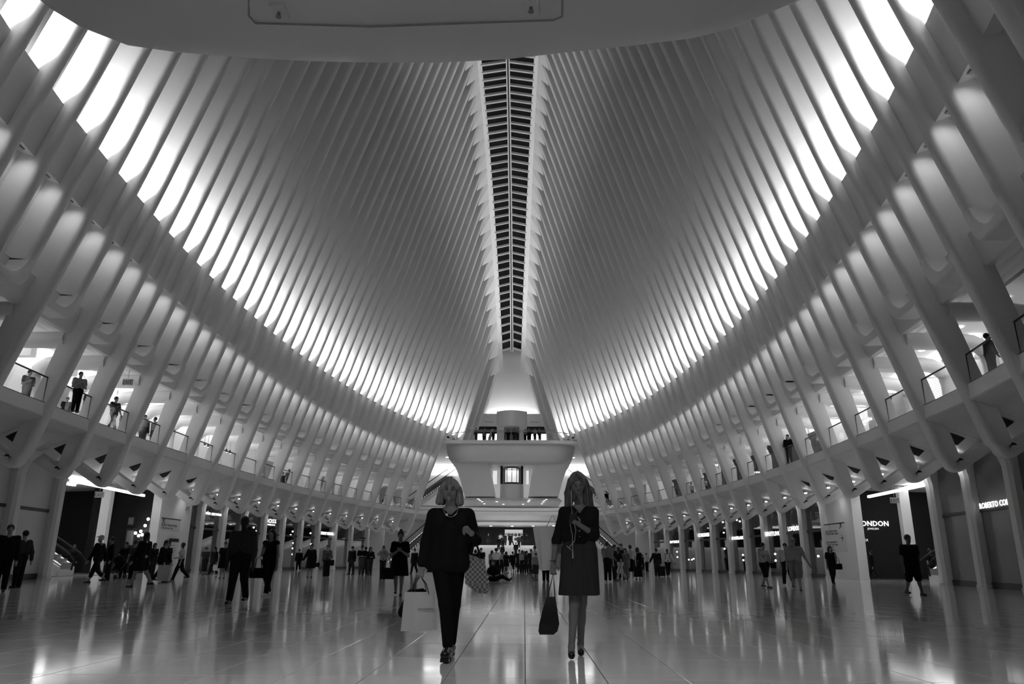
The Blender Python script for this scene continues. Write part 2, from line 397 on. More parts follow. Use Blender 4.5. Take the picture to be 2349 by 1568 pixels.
# ------------------------------------------------------------------ roof spine and skylight
def sky_edge(y):
    yy = 45.5 + abs(y - 45.5); return max(1.05, 1.15 + (101 - yy) * 0.0395), tooth(y)[1] + 0.5
ceiling = empty('ceiling'); tag(ceiling, 'white arched roof spine joining the rib tips beside the skylight', 'ceiling', 'structure')
DROP = 2.1
def rib_pt(sg, y, down, off=-0.03):
    wo, zo = tooth(y); z = zo - down; return (sg * (W_in(y, z) + off), y, z)
for sg, side in SIDES:
    for r in range(R0, R1):
        y0, y1, y2 = yr(r) - RT_T / 2, yr(r) + RT_T / 2, yr(r + 1) - RT_T / 2
        ys = [(y0, 0.0), (y1, DROP), (y2, 0.0)]
        inner = [rib_pt(sg, y, d) for y, d in ys]; edge = []
        for y, d in ys:
            we, ze = sky_edge(y); edge.append((sg * we, y, ze))
        mids = [tuple((a + b) / 2 + (0.12 if k == 2 else 0) for k, (a, b) in enumerate(zip((rib_pt(sg, y, 0)), e))) for (y, d), e in zip(ys, edge)]
        m = MB(); n = 3
        lift = lambda p: (p[0] * 1.0, p[1], p[2] + 0.22)
        low = inner + mids + edge; m.add(low, [(0, 1, 4, 3), (1, 2, 5, 4), (3, 4, 7, 6), (4, 5, 8, 7)])
        m.add([lift(p) for p in low], [(3, 4, 1, 0), (4, 5, 2, 1), (6, 7, 4, 3), (7, 8, 5, 4)])
        for a, b in ((0, 1), (1, 2), (2, 5), (5, 8), (8, 7), (7, 6), (6, 3), (3, 0)): m.f.append((a, b, b + 9, a + 9)); m.mi.append(0)
        o = m.build('spine_panel', WHITE, ceiling); fixnormals(o); autosmooth(o, 0.5)
sky = empty('window_1'); tag(sky, 'long narrow skylight at the roof crown, dark night panes', 'window', 'structure')
def ridge(y): return sky_edge(y)[1] + 0.42
SKY0, SKY1 = yr(R0) + 0.3, 97.9
ny = int((SKY1 - SKY0) / (S / 2))
BARM = mat('skylight_bar', 0.72, 0.4)
for sg in (-1, 1):
    for k in range(ny + 1):
        ya = SKY0 + k * S / 2; yb = min(ya + S / 2, SKY1)
        if yb - ya < 0.1: continue
        (wa, za), (wb, zb) = sky_edge(ya), sky_edge(yb); i = 0.16
        p = [(sg * i, ya + 0.06, ridge(ya) + 0.1), (sg * (wa + 0.1), ya + 0.06, za + 0.1), (sg * (wb + 0.1), yb - 0.06, zb + 0.1), (sg * i, yb - 0.06, ridge(yb) + 0.1)]
        m = MB(); m.hexa(p + [(a, b, c + 0.03) for a, b, c in p]); fixnormals(m.build('pane', NIGHT, sky))
        # glazing bar
        yy0, yy1 = ya - 0.11, ya + 0.11
        q = [(sg * 0.12, yy0, ridge(ya) - 0.16), (sg * (wa + 0.1), yy0, za - 0.16), (sg * (wa + 0.1), yy1, za - 0.16), (sg * 0.12, yy1, ridge(ya) - 0.16)]
        m = MB(); m.hexa(q + [(a, b, c + 0.24) for a, b, c in q]); fixnormals(m.build('glazing_bar', BARM, sky))
for sg in (-1, 1):
    rings = []
    for k in range(0, ny + 2, 2):
        y = min(SKY0 + k * S / 2, SKY1); z = ridge(y) - 0.22
        rings.append([(sg * 0.06, y, z), (sg * 0.2, y, z), (sg * 0.2, y, z + 0.3), (sg * 0.06, y, z + 0.3)])
    fixnormals(MB().loft(rings).build('ridge_beam', BARM, sky))
rings = []
for k in range(0, ny + 2, 2):
    y = min(SKY0 + k * S / 2, SKY1); z = ridge(y) + 0.02; rings.append([(-0.07, y, z), (0.07, y, z), (0.07, y, z + 0.05), (-0.07, y, z + 0.05)])
fixnormals(MB().loft(rings).build('ridge_seal', VENT, sky))

# vault below the end of the skylight, lit from the portal ledge
vault = []
for (y, z, hw) in ((97.75, 28.75, 2.5), (99.0, 27.5, 2.5), (100.2, 26.3, 2.55), (101.3, 24.8, 2.9), (102.2, 23.2, 3.5), (102.8, 21.6, 4.1), (103.1, 19.8, 4.8)):
    n = 10; vault.append([(hw * (2 * k / n - 1), y + 0.35 * (1 - (2 * k / n - 1) ** 2), z + 0.2 * (1 - (2 * k / n - 1) ** 2)) for k in range(n + 1)])
m = MB(); m.loft(vault, close=False, cap=False)
vo = m.build('end_vault', WHITE, ceiling, smooth=True)
md = vo.modifiers.new('s', 'SOLIDIFY'); md.thickness = 0.25; md.offset = 1

# ------------------------------------------------------------------ upper galleries
def Xc(y, sg): return Wt(y) + min(2.6, max(1.2, 1.6 + (y - 31) * 0.06 + (0.45 if sg > 0 else 0)))
def W7(y): return W_in(y, 6.8)
YS = [-9.0 + 1.5 * k for k in range(67)]; YS = [y for y in YS if y <= 90.6]
def strip(prof, ys=YS, sg=1):
    return MB().loft([[(sg * x, y, z) for x, z in prof(y)] for y in ys])
for sg, side in SIDES:
    g = strip(lambda y: [(W7(y) + 0.26, 6.28), (W7(y) + 0.26, 6.78), (W7(y) + 13, 6.78), (W7(y) + 13, 6.28)], sg=sg).build('floor_gallery_' + side, WHITE); fixnormals(g); autosmooth(g, 0.5)
    tag(g, 'white slab edge of the upper gallery along the %s wall' % side, 'floor', 'structure')
    # soffit under the slab: one panel per bay, with vent and downlight
    so = empty('ceiling_soffit_' + side); tag(so, 'pale metal soffit under the %s gallery with small vents and downlights' % side, 'ceiling', 'structure')
    vent_mb = None
    for j in range(J0, J1 + 1):
        ya, yb = yl(j) + 0.935, yl(j + 1) + 0.895
        if j == J1: yb = yl(j) + 1.6
        rings = []
        for y in (ya, yb):
            w = W7(y); x2 = Xc(y, sg) + 0.4
            rings.append([(sg * (w + 0.27), y, 6.27), (sg * (w + 0.27), y, 6.24), (sg * (w + 0.75), y, 6.05), (sg * (w + 1.1), y, 5.95), (sg * x2, y, 5.25), (sg * (x2 + 0.1), y, 6.27)])
        pn = MB().loft(rings).build('soffit_panel', SOFFIT, so); fixnormals(pn)
        if j < J1:
            wv = W_in(yl(j), 5.6); y0 = yl(j) + 0.915
            sz = lambda o: 5.95 - (o - 0.8) * 0.7 / (Xc(y0, sg) + 0.4 - wv - 0.8) - 0.02
            p = [(sg * (wv + 0.95), y0 + 0.3, sz(.95)), (sg * (wv + 1.7), y0 + 0.4, sz(1.7)), (sg * (wv + 2.0), y0 + 1.5, sz(2.0)), (sg * (wv + 1.75), y0 + 1.4, sz(1.75))]
            m = MB(); m.add(p + [(a, b, c + 0.02) for a, b, c in p], [(0, 1, 2, 3), (7, 6, 5, 4), (0, 4, 5, 1), (1, 5, 6, 2), (2, 6, 7, 3), (3, 7, 4, 0)])
            fixnormals(m.build('vent', VENT, pn))
            ym = y0 + 2.6; xd = W_in(ym, 5.6) + 2.1
            MB().disc((sg * xd, ym, 5.27), 0.085, 0.06).build('downlight', LAMP, pn)
            if j >= 0: spot('downlight_lamp', (sg * xd, ym, 5.0), SOFFIT_W, (sg * 0.25, 0.35, -1), 2.3, 0.9, 0.10, pn)
    # cornice with bullnose steps behind the legs
    def cor(y):
        w = W_in(y, 9.8); p = [(w + 0.75, 10.3)]
        for k in range(4):
            x = w + 0.8 + 0.55 * k; z = 9.95 + 0.10 * k
            p += [(x, z + 0.06), (x + 0.12, z - 0.02), (x + 0.4, z - 0.02), (x + 0.52, z + 0.06)]
        return p + [(w + 3.2, 10.6)]
    c = strip(cor, sg=sg).build('trim_cornice_' + side, WHITE); fixnormals(c); autosmooth(c, 0.9)
    tag(c, 'stepped white cornice above the %s gallery openings' % side, 'cornice', 'structure')
    ce = strip(lambda y: [(W7(y) + 2.6, 10.62), (W7(y) + 13, 10.62), (W7(y) + 13, 10.9), (W7(y) + 2.6, 10.9)], sg=sg).build('ceiling_gallery_' + side, PLASTER); fixnormals(ce)
    tag(ce, 'plain white ceiling over the %s upper gallery' % side, 'ceiling', 'structure')
    bw = strip(lambda y: [(W7(y) + 5.0, 6.78), (W7(y) + 5.3, 6.78), (W7(y) + 5.3, 10.62), (W7(y) + 5.0, 10.62)], sg=sg).build('wall_gallery_' + side, SHOPLIGHT); fixnormals(bw)
    tag(bw, 'pale back wall of the %s upper gallery' % side, 'wall', 'structure')
    ls = strip(lambda y: [(W7(y) + 4.1, 10.50), (W7(y) + 4.6, 10.45), (W7(y) + 4.6, 10.6), (W7(y) + 4.1, 10.6)], [y for y in YS if 30 < y < 60], sg).build('light_cove', STRIP)
    tag(ls, 'long bright light cove along the %s gallery ceiling' % side, 'light')
    # balustrade: glass, handrail and posts, one per bay
    rail = empty('gallery_balustrade'); tag(rail, 'glass balustrade with slim dark handrail on the %s gallery edge' % side, 'balustrade')
    for j in range(J0, J1):
        ya, yb = yl(j) + 0.915 + 0.26, yl(j + 1) + 0.915 - 0.26
        def q(y, z, o=0.0): return (sg * (W_in(y, 6.8) + 0.34 + o), y, z)
        m = MB(); m.hexa([q(ya, 6.8), q(yb, 6.8), q(yb, 6.8, 0.02), q(ya, 6.8, 0.02), q(ya, 7.78), q(yb, 7.78), q(yb, 7.78, 0.02), q(ya, 7.78, 0.02)]); fixnormals(m.build('glass_panel', CLEAR, rail))
        m = MB(); m.tube([q(ya, 7.81, 0.01), q(yb, 7.81, 0.01)], 0.032, 6); m.build('handrail', DARK, rail)
        m = MB(); y = yb; m.tube([q(y, 6.78, 0.01), q(y, 7.8, 0.01)], 0.018, 5); m.build('post', DARK, rail)
        m = MB(); m.hexa([q(ya, 6.785, -0.06), q(yb, 6.785, -0.06), q(yb, 6.785, 0.05), q(ya, 6.785, 0.05), q(ya, 6.815, -0.06), q(yb, 6.815, -0.06), q(yb, 6.815, 0.05), q(ya, 6.815, 0.05)]); fixnormals(m.build('base_channel', DARK, rail))
    # gallery frames: white tubular columns bending into beams
    fr = empty('gallery_colonnade'); tag(fr, 'row of white tubular columns bending into beams inside the %s gallery' % side, 'colonnade', 'structure')
    for j in range(0, J1 + 1):
        y = yl(j) + 0.915; w = W7(y); xc = w + 3.3; pts = [(sg * xc, y, 6.78), (sg * xc, y, 8.55)]
        for k in range(1, 6):
            a = math.pi / 2 * k / 5; pts.append((sg * (xc - 0.9 * (1 - math.cos(a))), y, 8.55 + 0.9 * math.sin(a)))
        pts.append((sg * (W_in(y, 9.45) + 0.85), y, 9.45))
        o = MB().tube(pts, [0.3] * 2 + [0.32] * 5 + [0.36], 10).build('column', WHITE, fr); autosmooth(o, 0.9)
        MB().box(sg * (xc + 0.2), sg * (xc + 1.65), y - 0.2, y + 0.2, 9.75, 10.6).build('beam', WHITE, fr)
    for j in range(0, J1 + 1, 1):
        y = yl(j) + 2.6; w = W7(y)
        o = MB().disc((sg * (w + 3.2), y, 10.58), 0.13, 0.04).build('gallery_downlight', LAMP, ce)
        area('gallery_light', (sg * (w + 3.2), y, 10.55), (0.9, 0.9), GALLERY_W, (sg * 0.1, 0, -1), ce)

# ------------------------------------------------------------------ ground arcade: columns, shop glazing
def arcade_col(par, sg, y, h=5.3, w=0.27, d=0.6):
    x = Xc(y, sg); m = MB(); ring = lambda z, g, f: [(sg * (x - g), y - w * f, z), (sg * (x - g - 0.12), y - w * f + 0.12, z), (sg * (x - g - 0.12), y + w * f - 0.12, z), (sg * (x - g), y + w * f, z), (sg * (x + d), y + w * f, z), (sg * (x + d), y - w * f, z)]
    m.loft([ring(0, 0.03, 1.1), ring(0.12, 0.03, 1.1), ring(0.13, 0, 1), ring(4.4, 0, 1), ring(4.9, 0.12, 1.2), ring(h, 0.5, 1.7)])
    o = m.build('column', WHITE, par); fixnormals(o); autosmooth(o, 0.5); return o
def shop_glass(par, sg, ya, yb, tr=3.0, gm=SHOPGLASS):
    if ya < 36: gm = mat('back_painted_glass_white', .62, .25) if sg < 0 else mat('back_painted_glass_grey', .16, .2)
    xa, xb = Xc(ya, sg) + 0.3, Xc(yb, sg) + 0.3
    def bar(z0, z1, t0, t1, name, m_):
        m = MB(); m.hexa([(sg * (xa + t0), ya, z0), (sg * (xb + t0), yb, z0), (sg * (xb + t1), yb, z0), (sg * (xa + t1), ya, z0), (sg * (xa + t0), ya, z1), (sg * (xb + t0), yb, z1), (sg * (xb + t1), yb, z1), (sg * (xa + t1), ya, z1)])
        return fixnormals(m.build(name, m_, par))
    bar(0.24, tr - 0.07, 0.0, 0.02, 'glass_pane', gm); bar(tr + 0.07, 5.6, 0.0, 0.02, 'glass_pane', gm)
    bar(tr - 0.07, tr + 0.07, -0.05, 0.1, 'transom', DARK); bar(0.0, 0.24, -0.04, 0.12, 'plinth', DARK)
    m = MB(); m.box(sg * (xa + 0.02), sg * (xa + 0.35), ya - 0.05, ya + 0.35, 0.24, 5.6); m.build('jamb', mat('jamb_grey', 0.4, 0.5), par)
ground = {}
SPAN = {'left': (3, 7), 'right': (3, 6)}      # bays left open as side passages
for sg, side in SIDES:
    gw = empty('wall_arcade_' + side); ground[side] = gw
    tag(gw, 'ground floor shop arcade of white columns and dark glazing, %s side' % side, 'wall', 'structure')
    o0, o1 = SPAN[side]
    for j in range(0, 18):
        if o0 < j < o1 or (side == 'left' and j == 7) or (side == 'right' and j == 6): continue
        arcade_col(gw, sg, yl(j))
    for j in range(0, 17):
        if o0 <= j < o1: continue
        if side == 'left' and j == 7: shop_glass(gw, sg, 51.6, yl(8) - 0.25); continue
        if side == 'right' and j == 6: shop_glass(gw, sg, 49.4, yl(7) - 0.25); continue
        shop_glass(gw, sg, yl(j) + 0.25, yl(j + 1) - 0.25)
    # broad pier carrying the way-finding sign
    pa, pb = (47.2, 51.5) if side == 'left' else (45.0, 49.3)
    m = MB(); xa, xb = Xc(pa, sg) - 0.1, Xc(pb, sg) - 0.1
    m.hexa([(sg * xa, pa, 0.13), (sg * xb, pb, 0.13), (sg * (xb + 0.55), pb, 0.13), (sg * (xa + 0.55), pa, 0.13), (sg * xa, pa, 5.62), (sg * xb, pb, 5.62), (sg * (xb + 0.55), pb, 5.62), (sg * (xa + 0.55), pa, 5.62)])
    fixnormals(m.build('pier', WHITE, gw))
    m = MB(); m.hexa([(sg * (xa - .03), pa - .03, 0.0), (sg * (xb - .03), pb + .03, 0.0), (sg * (xb + 0.55), pb + .03, 0.0), (sg * (xa + 0.55), pa - .03, 0.0), (sg * (xa - .03), pa - .03, 0.14), (sg * (xb - .03), pb + .03, 0.14), (sg * (xb + 0.55), pb + .03, 0.14), (sg * (xa + 0.55), pa - .03, 0.14)])
    fixnormals(m.build('pier_plinth', WHITE, gw))
    # arcade ceiling and shop back walls
    ac = strip(lambda y: [(Xc(y, sg) + 0.45, 5.45), (Xc(y, sg) + 11, 5.2), (Xc(y, sg) + 11, 5.5), (Xc(y, sg) + 0.45, 5.75)], sg=sg).build('ceiling_arcade_' + side, SOFFIT); fixnormals(ac)
    tag(ac, 'low grey ceiling inside the %s ground floor shops' % side, 'ceiling', 'structure')
    for k, (a, b) in enumerate(((-9, 36.2), (49.0, 87.5))):
        ys = [a + (b - a) * t / 24 for t in range(25)]
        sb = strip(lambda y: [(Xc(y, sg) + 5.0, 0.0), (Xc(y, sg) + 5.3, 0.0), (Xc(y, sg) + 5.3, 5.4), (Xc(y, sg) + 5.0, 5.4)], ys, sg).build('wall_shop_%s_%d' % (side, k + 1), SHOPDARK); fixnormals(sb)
        tag(sb, 'dark back wall of the %s shops, %s the side passage' % (side, 'before' if k == 0 else 'beyond'), 'wall', 'structure')
    # passage back wall
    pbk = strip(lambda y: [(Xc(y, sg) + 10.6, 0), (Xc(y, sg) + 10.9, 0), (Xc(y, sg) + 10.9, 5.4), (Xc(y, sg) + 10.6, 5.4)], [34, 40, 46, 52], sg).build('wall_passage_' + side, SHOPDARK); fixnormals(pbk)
    tag(pbk, 'dark glazed back wall of the %s side passage' % side, 'wall', 'structure')
    for k, yy in enumerate((35.9, 50.9 if side == 'left' else 48.8)):
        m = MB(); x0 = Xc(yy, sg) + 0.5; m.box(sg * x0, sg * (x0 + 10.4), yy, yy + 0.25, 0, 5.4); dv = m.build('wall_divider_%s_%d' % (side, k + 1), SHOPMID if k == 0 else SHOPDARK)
        tag(dv, 'party wall at the %s end of the %s passage' % ('near' if k == 0 else 'far', side), 'wall', 'structure')
    # segmented LED line at the passage ceiling
    A = Vector((sg * (21.23 if sg < 0 else 21.7), 37.6, 4.62)); B = Vector((sg * 22.05, 46.9 if sg < 0 else 44.9, 4.62))
    led = empty('led_line'); tag(led, 'bright segmented LED line at the %s passage ceiling edge' % side, 'light')
    for k in range(8):
        p, q_ = A.lerp(B, (k + 0.04) / 8), A.lerp(B, (k + 0.92) / 8); m = MB(); m.hexa([(p.x - .07, p.y, p.z), (p.x + .07, p.y, p.z), (q_.x + .07, q_.y, q_.z), (q_.x - .07, q_.y, q_.z), (p.x - .07, p.y, p.z + .14), (p.x + .07, p.y, p.z + .14), (q_.x + .07, q_.y, q_.z + .14), (q_.x - .07, q_.y, q_.z + .14)])
        fixnormals(m.build('led_segment', LED, led))
    for k, (dx, y0, y1) in enumerate(((3.2, 38.0, 45.0), (5.5, 40.5, 43.2), (5.5, 43.6, 46.5))):
        x = Xc(42, sg) + dx; m = MB(); m.box(sg * x, sg * (x + 0.16), y0, y1, 5.22, 5.3); tl = m.build('linear_lamp', LAMP, None)
        tag(tl, 'linear ceiling lamp in the %s passage, %s' % (side, ('nearest the hall', 'inner row near end', 'inner row far end')[k]), 'lamp', group='passage ceiling lamps')

# ------------------------------------------------------------------ balcony soffit right above the camera
k_ = (10.6 - CAM_H) / (13.5 - CAM_H)
edge_px = [(-160, -230), (-20, -90), (60, -20), (110, 20), (180, 62), (290, 105), (400, 121), (500, 130), (620, 139), (740, 145), (880, 148), (1010, 148), (1160, 141), (1300, 125), (1450, 109), (1600, 90), (1680, 70), (1740, 45), (1800, 20), (1840, 5), (1900, -40), (2000, -120), (2150, -260)]
ed = [on_z(x, y, 10.6) for x, y in edge_px]
def so_ring(inset, z):
    c = Vector((0.0, 4.0, 0)); out = []
    for p in ed:
        d = Vector((p.x - c.x, p.y - c.y, 0)); l = d.length; d = d * ((l - inset) / l); out.append((c.x + d.x, c.y + d.y, z))
    out.append((ed[-1].x, -6, z)); out.append((ed[0].x, -6, z)); return out
m = MB(); m.loft([so_ring(3.2, 10.05), so_ring(2.3, 10.07), so_ring(1.5, 10.13), so_ring(0.8, 10.25), so_ring(0.3, 10.42), so_ring(0.04, 10.62), so_ring(0.0, 10.8), so_ring(0.0, 12.0)])
nb = m.build('ceiling_balcony', mat('balcony_soffit', 0.88, 0.55, noise=0.05, nscale=0.35)); fixnormals(nb); autosmooth(nb, 0.7)
tag(nb, 'big smooth curved underside of the near balcony overhead', 'ceiling', 'structure')
def soffit_panel(pxs, name):
    z = 10.03; ps = [on_z(x, y, z) for x, y in pxs]; m = MB(); n = len(ps)
    m.loft([[(p.x, p.y, z) for p in ps], [(p.x, p.y, z + 0.05) for p in ps]]); return fixnormals(m.build(name, MATS['balcony_soffit'], nb))
for k, (x, y) in enumerate(((640, 27), (1218, 15))):
    c = on_z(x, y, 10.02); sp = MB().box(c.x - 0.13, c.x + 0.13, c.y - 0.16, c.y + 0.16, 10.0, 10.06).build('sprinkler_plate', PANEL, nb)
    MB().tube([(c.x, c.y, 10.01), (c.x, c.y, 9.93)], 0.03, 8).disc((c.x, c.y, 9.91), 0.05, 0.01).build('sprinkler_head', GREY, sp)
for a in ([(570, -60), (570, 40), (585, 57), (850, 65), (1270, 50), (1290, 42), (1290, -60)],):
    ps = [on_z(x, y, 10.04) for x, y in a]; m = MB(); m.tube([(p.x, p.y, 10.075) for p in ps], 0.018, 5); m.build('access_panel_joint', mat('joint_grey', 0.4, 0.6), nb)

# near end behind the camera: end wall and unseen downlights added to brighten the near floor and balcony soffit
nw = MB().box(-14, 14, -9.5, -9.2, 0, 16).build('wall_near', mat('near_wall_grey', .35, .7)); tag(nw, 'grey end wall of the hall behind the viewer', 'wall', 'structure')
for k in range(8):
    x, y = -3.9 + 2.6 * (k % 4), 0.5 - 3.0 * (k // 4)
    MB().disc((x, y, 10.0), 0.16, 0.05).build('downlight', LAMP, nb); spot('downlight_lamp', (x, y, 9.98), 330, (0, 0.25, -1), 1.35, 0.7, 0.15, nb)

# ------------------------------------------------------------------ far end: balcony, lift, lower gallery, stairs
def Q(x, y, Y): return on_y(x, y, Y)
far_bal = empty('floor_balcony_far', (0, 92, 0)); tag(far_bal, 'bulky white cantilevered balcony at the far end of the hall', 'balcony', 'structure')
def poly_extrude(par, name, px, Y0, Y1, material, curve=0.0, smooth=False):
    pts = [Q(x, y, Y0) for x, y in px]; m = MB(); off = Vector((0, -92, 0))
    f = [(p.x, Y0 + curve * (p.x / 8.0) ** 2 - 92, p.z) for p in pts]; b = [(p.x, Y1 - 92, p.z) for p in pts]
    m.loft([f, b]); return fixnormals(m.build(name, material, par))
# lip as a loft of fascia rings, rounded in plan
def lip_ring(hw, z, back=0.0):
    out = []; n = 20
    for k in range(n + 1):
        t = 2 * k / n - 1; x = hw * math.copysign(abs(t) ** 0.85, t)
        yy = -0.6 + 1.9 * abs(t) ** 5 + back; out.append((x, yy, z))
    return out + [(hw, 12, z), (-hw, 12, z)]
m = MB(); m.loft([lip_ring(6.9, 12.6, 1.0), lip_ring(7.35, 12.75, 0.55), lip_ring(7.75, 13.2, 0.2), lip_ring(7.98, 13.9, 0.02), lip_ring(8.08, 14.6, 0.0), lip_ring(8.05, 15.1, 0.0), lip_ring(7.9, 15.2, 0.05)])
o = m.build('lip', WHITE, far_bal); fixnormals(o); autosmooth(o, 0.5)
MB().tube([(p[0], p[1] - 0.02, 15.06) for p in lip_ring(8.1, 0, 0.0)[:21]], 0.035, 5).build('drip_groove', DARK, far_bal)
pts = lip_ring(7.7, 0, 0.1)[:21]
m = MB(); m.loft([[(p[0], p[1], 15.2) for p in pts], [(p[0], p[1], 16.3) for p in pts]], close=False, cap=False); gl = m.build('glass_guard', CLEAR, far_bal)
md = gl.modifiers.new('s', 'SOLIDIFY'); md.thickness = 0.03
MB().tube([(p[0], p[1], 16.33) for p in pts], 0.05, 6).build('handrail', GREY, far_bal)
pts2 = [(-7.0 + 14.0 * k / 12, 4.5, 0) for k in range(13)]
MB().tube([(p[0], p[1], 17.35) for p in pts2], 0.05, 6).build('handrail', GREY, far_bal)
MB().box(-7.4, 7.4, 4.6, 12, 15.2, 16.05).build('upper_landing', WHITE, far_bal)
m = MB()
for k in range(5): m.box(-1.9, 1.9, 3.4 + 0.3 * k, 4.7, 15.2, 15.37 + 0.17 * k)
m.build('steps', PLASTER, far_bal)
# pedestal halves beside the lift recess
Lp = [(1036, 1050), (1046, 1075), (1056, 1100), (1066, 1138), (1135, 1138), (1124, 1070), (1117, 1058)]
poly_extrude(far_bal, 'pedestal', Lp, 93.2, 99, WHITE)
poly_extrude(far_bal, 'pedestal', [(2 * 1173.5 - x, y) for x, y in reversed(Lp)], 93.2, 99, WHITE)
MB().box(-6.2, 6.2, 1.6, 8, 8.2, 8.42).build('pedestal_soffit', SOFFIT, far_bal)
MB().box(-6.4, 6.4, 1.3, 9, 12.5, 12.9).build('recess_head', WHITE, far_bal)
# lift
lift = empty('glass_lift', (0.15, 96.2, 8.5)); tag(lift, 'glass lift car in a dark frame above a round white base', 'lift')
n = 20
m = MB(); m.tube([(0, 0, 0), (0, 0, 1.75)], 1.5, 24); autosmooth(m.build('base_drum', WHITE, lift), 0.5)
m = MB()
for sx in (-1, 1): m.box(sx * 1.15, sx * 1.45, -1.3, -1.0, 1.75, 4.8); 
m.build('shaft_frame', BLACK, lift)
MB().box(-1.3, 1.3, 0.6, 0.75, 1.75, 4.8).build('shaft_back', SHOPMID, lift)
m = MB(); m.tube([(0, 0, 3.75), (0, 0, 3.85), (0, 0, 4.1), (0, 0, 4.15)], [0.9, 1.02, 1.02, 0.95], 20); autosmooth(m.build('car_roof', mat('car_metal', 0.3, 0.3, metal=0.7), lift), 0.6)
m = MB(); m.tube([(0, 0, 1.78), (0, 0, 2.02)], 1.02, 20); m.build('car_floor', DARK, lift)
for k in range(5):
    a = math.pi * (1.08 + 0.21 * k); MB().tube([(math.cos(a), math.sin(a), 2.0), (math.cos(a), math.sin(a), 3.8)], 0.04, 6).build('car_post', BLACK, lift)
MB().box(-0.85, 0.85, 0.35, 0.45, 2.05, 3.7).build('lit_panel', mat('lift_lit_panel', 0.8, 0.5, emit=0.45), lift)
m = MB()
for x in (-0.7, -0.35, 0.1, 0.45, 0.75): m.box(x, x + 0.09, -0.9, -0.8, 4.15, 4.8)
m.build('shaft_louvre', GREY, lift)
area('lift_light', (0.15, 96.3, 12.2), (1.2, 1.2), 25, (0, -0.3, -1), lift)
# lit side windows in the recess
for k, (x0, x1) in enumerate(((1131, 1140), (1207, 1213))):
    a, b = Q(x0, 1079, 98.5), Q(x1, 1110, 98.5); o = MB().box(a.x, b.x, 98.5, 98.6, b.z, a.z).build('lit_window', mat('lit_window_far', 0.8, 0.5, emit=0.45))
    tag(o, 'small lit window %s of the glass lift' % ('left', 'right')[k], 'window')
# portal wall behind the balcony
portal = empty('wall_far', (0, 101.2, 0)); tag(portal, 'white far end wall with doorways behind the balcony', 'wall', 'structure')
m = MB(); m.box(-12, -4.75, 0, 0.5, 15.2, 19.9).box(4.75, 12, 0, 0.5, 15.2, 19.9).box(-4.75, 4.75, 0, 0.5, 18.75, 20.45); m.build('portal_wall', WHITE, portal)
m = MB(); m.box(-2.05, -1.05, -0.1, 0.5, 15.2, 18.8).box(1.05, 2.05, -0.1, 0.5, 15.2, 18.8); m.build('door_pier', WHITE, portal)
m = MB(); n = 12
m.loft([[(-2.1 + 4.2 * k / n, -1.1 * math.sin(math.pi * k / n), z) for k in range(n + 1)] + [(2.1, 0.3, z), (-2.1, 0.3, z)] for z in (18.6, 18.75, 20.4, 20.75)])
o = m.build('canopy', WHITE, portal); fixnormals(o); autosmooth(o, 0.5)
MB().box(-1.05, 1.05, 0.2, 0.3, 15.2, 18.5).build('door_leaf', SHOPMID, portal)
for sx in (-1, 1):
    MB().box(sx * 2.05, sx * 5.0, 0.9, 1.0, 16.9, 17.8).build('lit_pane', mat('street_light_pane', 0.8, 0.5, emit=1.5), portal)
    MB().box(sx * 2.05, sx * 5.0, 0.6, 0.7, 17.8, 18.8).build('dark_pane', SHOPDARK, portal)
    MB().box(sx * 2.05, sx * 5.0, 0.6, 0.7, 15.2, 16.9).build('dark_pane', SHOPMID, portal)
    t = text_obj('door_letters', 'World Trade' if sx < 0 else 'Church Street', (sx * 3.15, -0.02, 19.25), (0, -1), 0.2, BLACK, 0.005, portal)
MB().box(-12, 12, 3.0, 3.2, 15, 21).build('lobby_back', SHOPMID, portal)
area('portal_cove_light', (0, 102.2, 20.2), (7.0, 0.5), 75, (0, 0.15, 1), portal)
for sx in (-1, 1): area('landing_light', (sx * 8.2, 96, 14.9), (0.3, 7), 160, (-sx * 0.2, 0, 1), far_bal)

# far lower levels
fl = MB(); fl.box(-30, 30, 90.8, 126, 14.75, 15.15); o = fl.build('ceiling_far', SOFFIT); tag(o, 'wide slatted ceiling under the far street level', 'ceiling', 'structure')
for k, (x, y) in enumerate(((1026, 1048), (1036, 1065), (1315, 1049), (1306, 1066))):
    p = on_z(x, y, 14.74); MB().disc((p.x, p.y, 14.70), 0.2, 0.04).build('downlight', LAMP_HI, o)
for sx in (-1, 1):
    a = on_y(1020 if sx < 0 else 1329, 1073, 112); ls = MB().box(sx * 7.0, sx * 16, 112.7, 113.0, a.z - 0.75, a.z).build('light_band', STRIP); tag(ls, 'bright light band high on the far wall, %s of the lift' % ('left' if sx < 0 else 'right'), 'light')
fw = MB().box(-30, 30, 113, 113.4, 6.6, 14.8).build('wall_far_gallery', SHOPLIGHT); tag(fw, 'pale back wall of the far gallery floor', 'wall', 'structure')
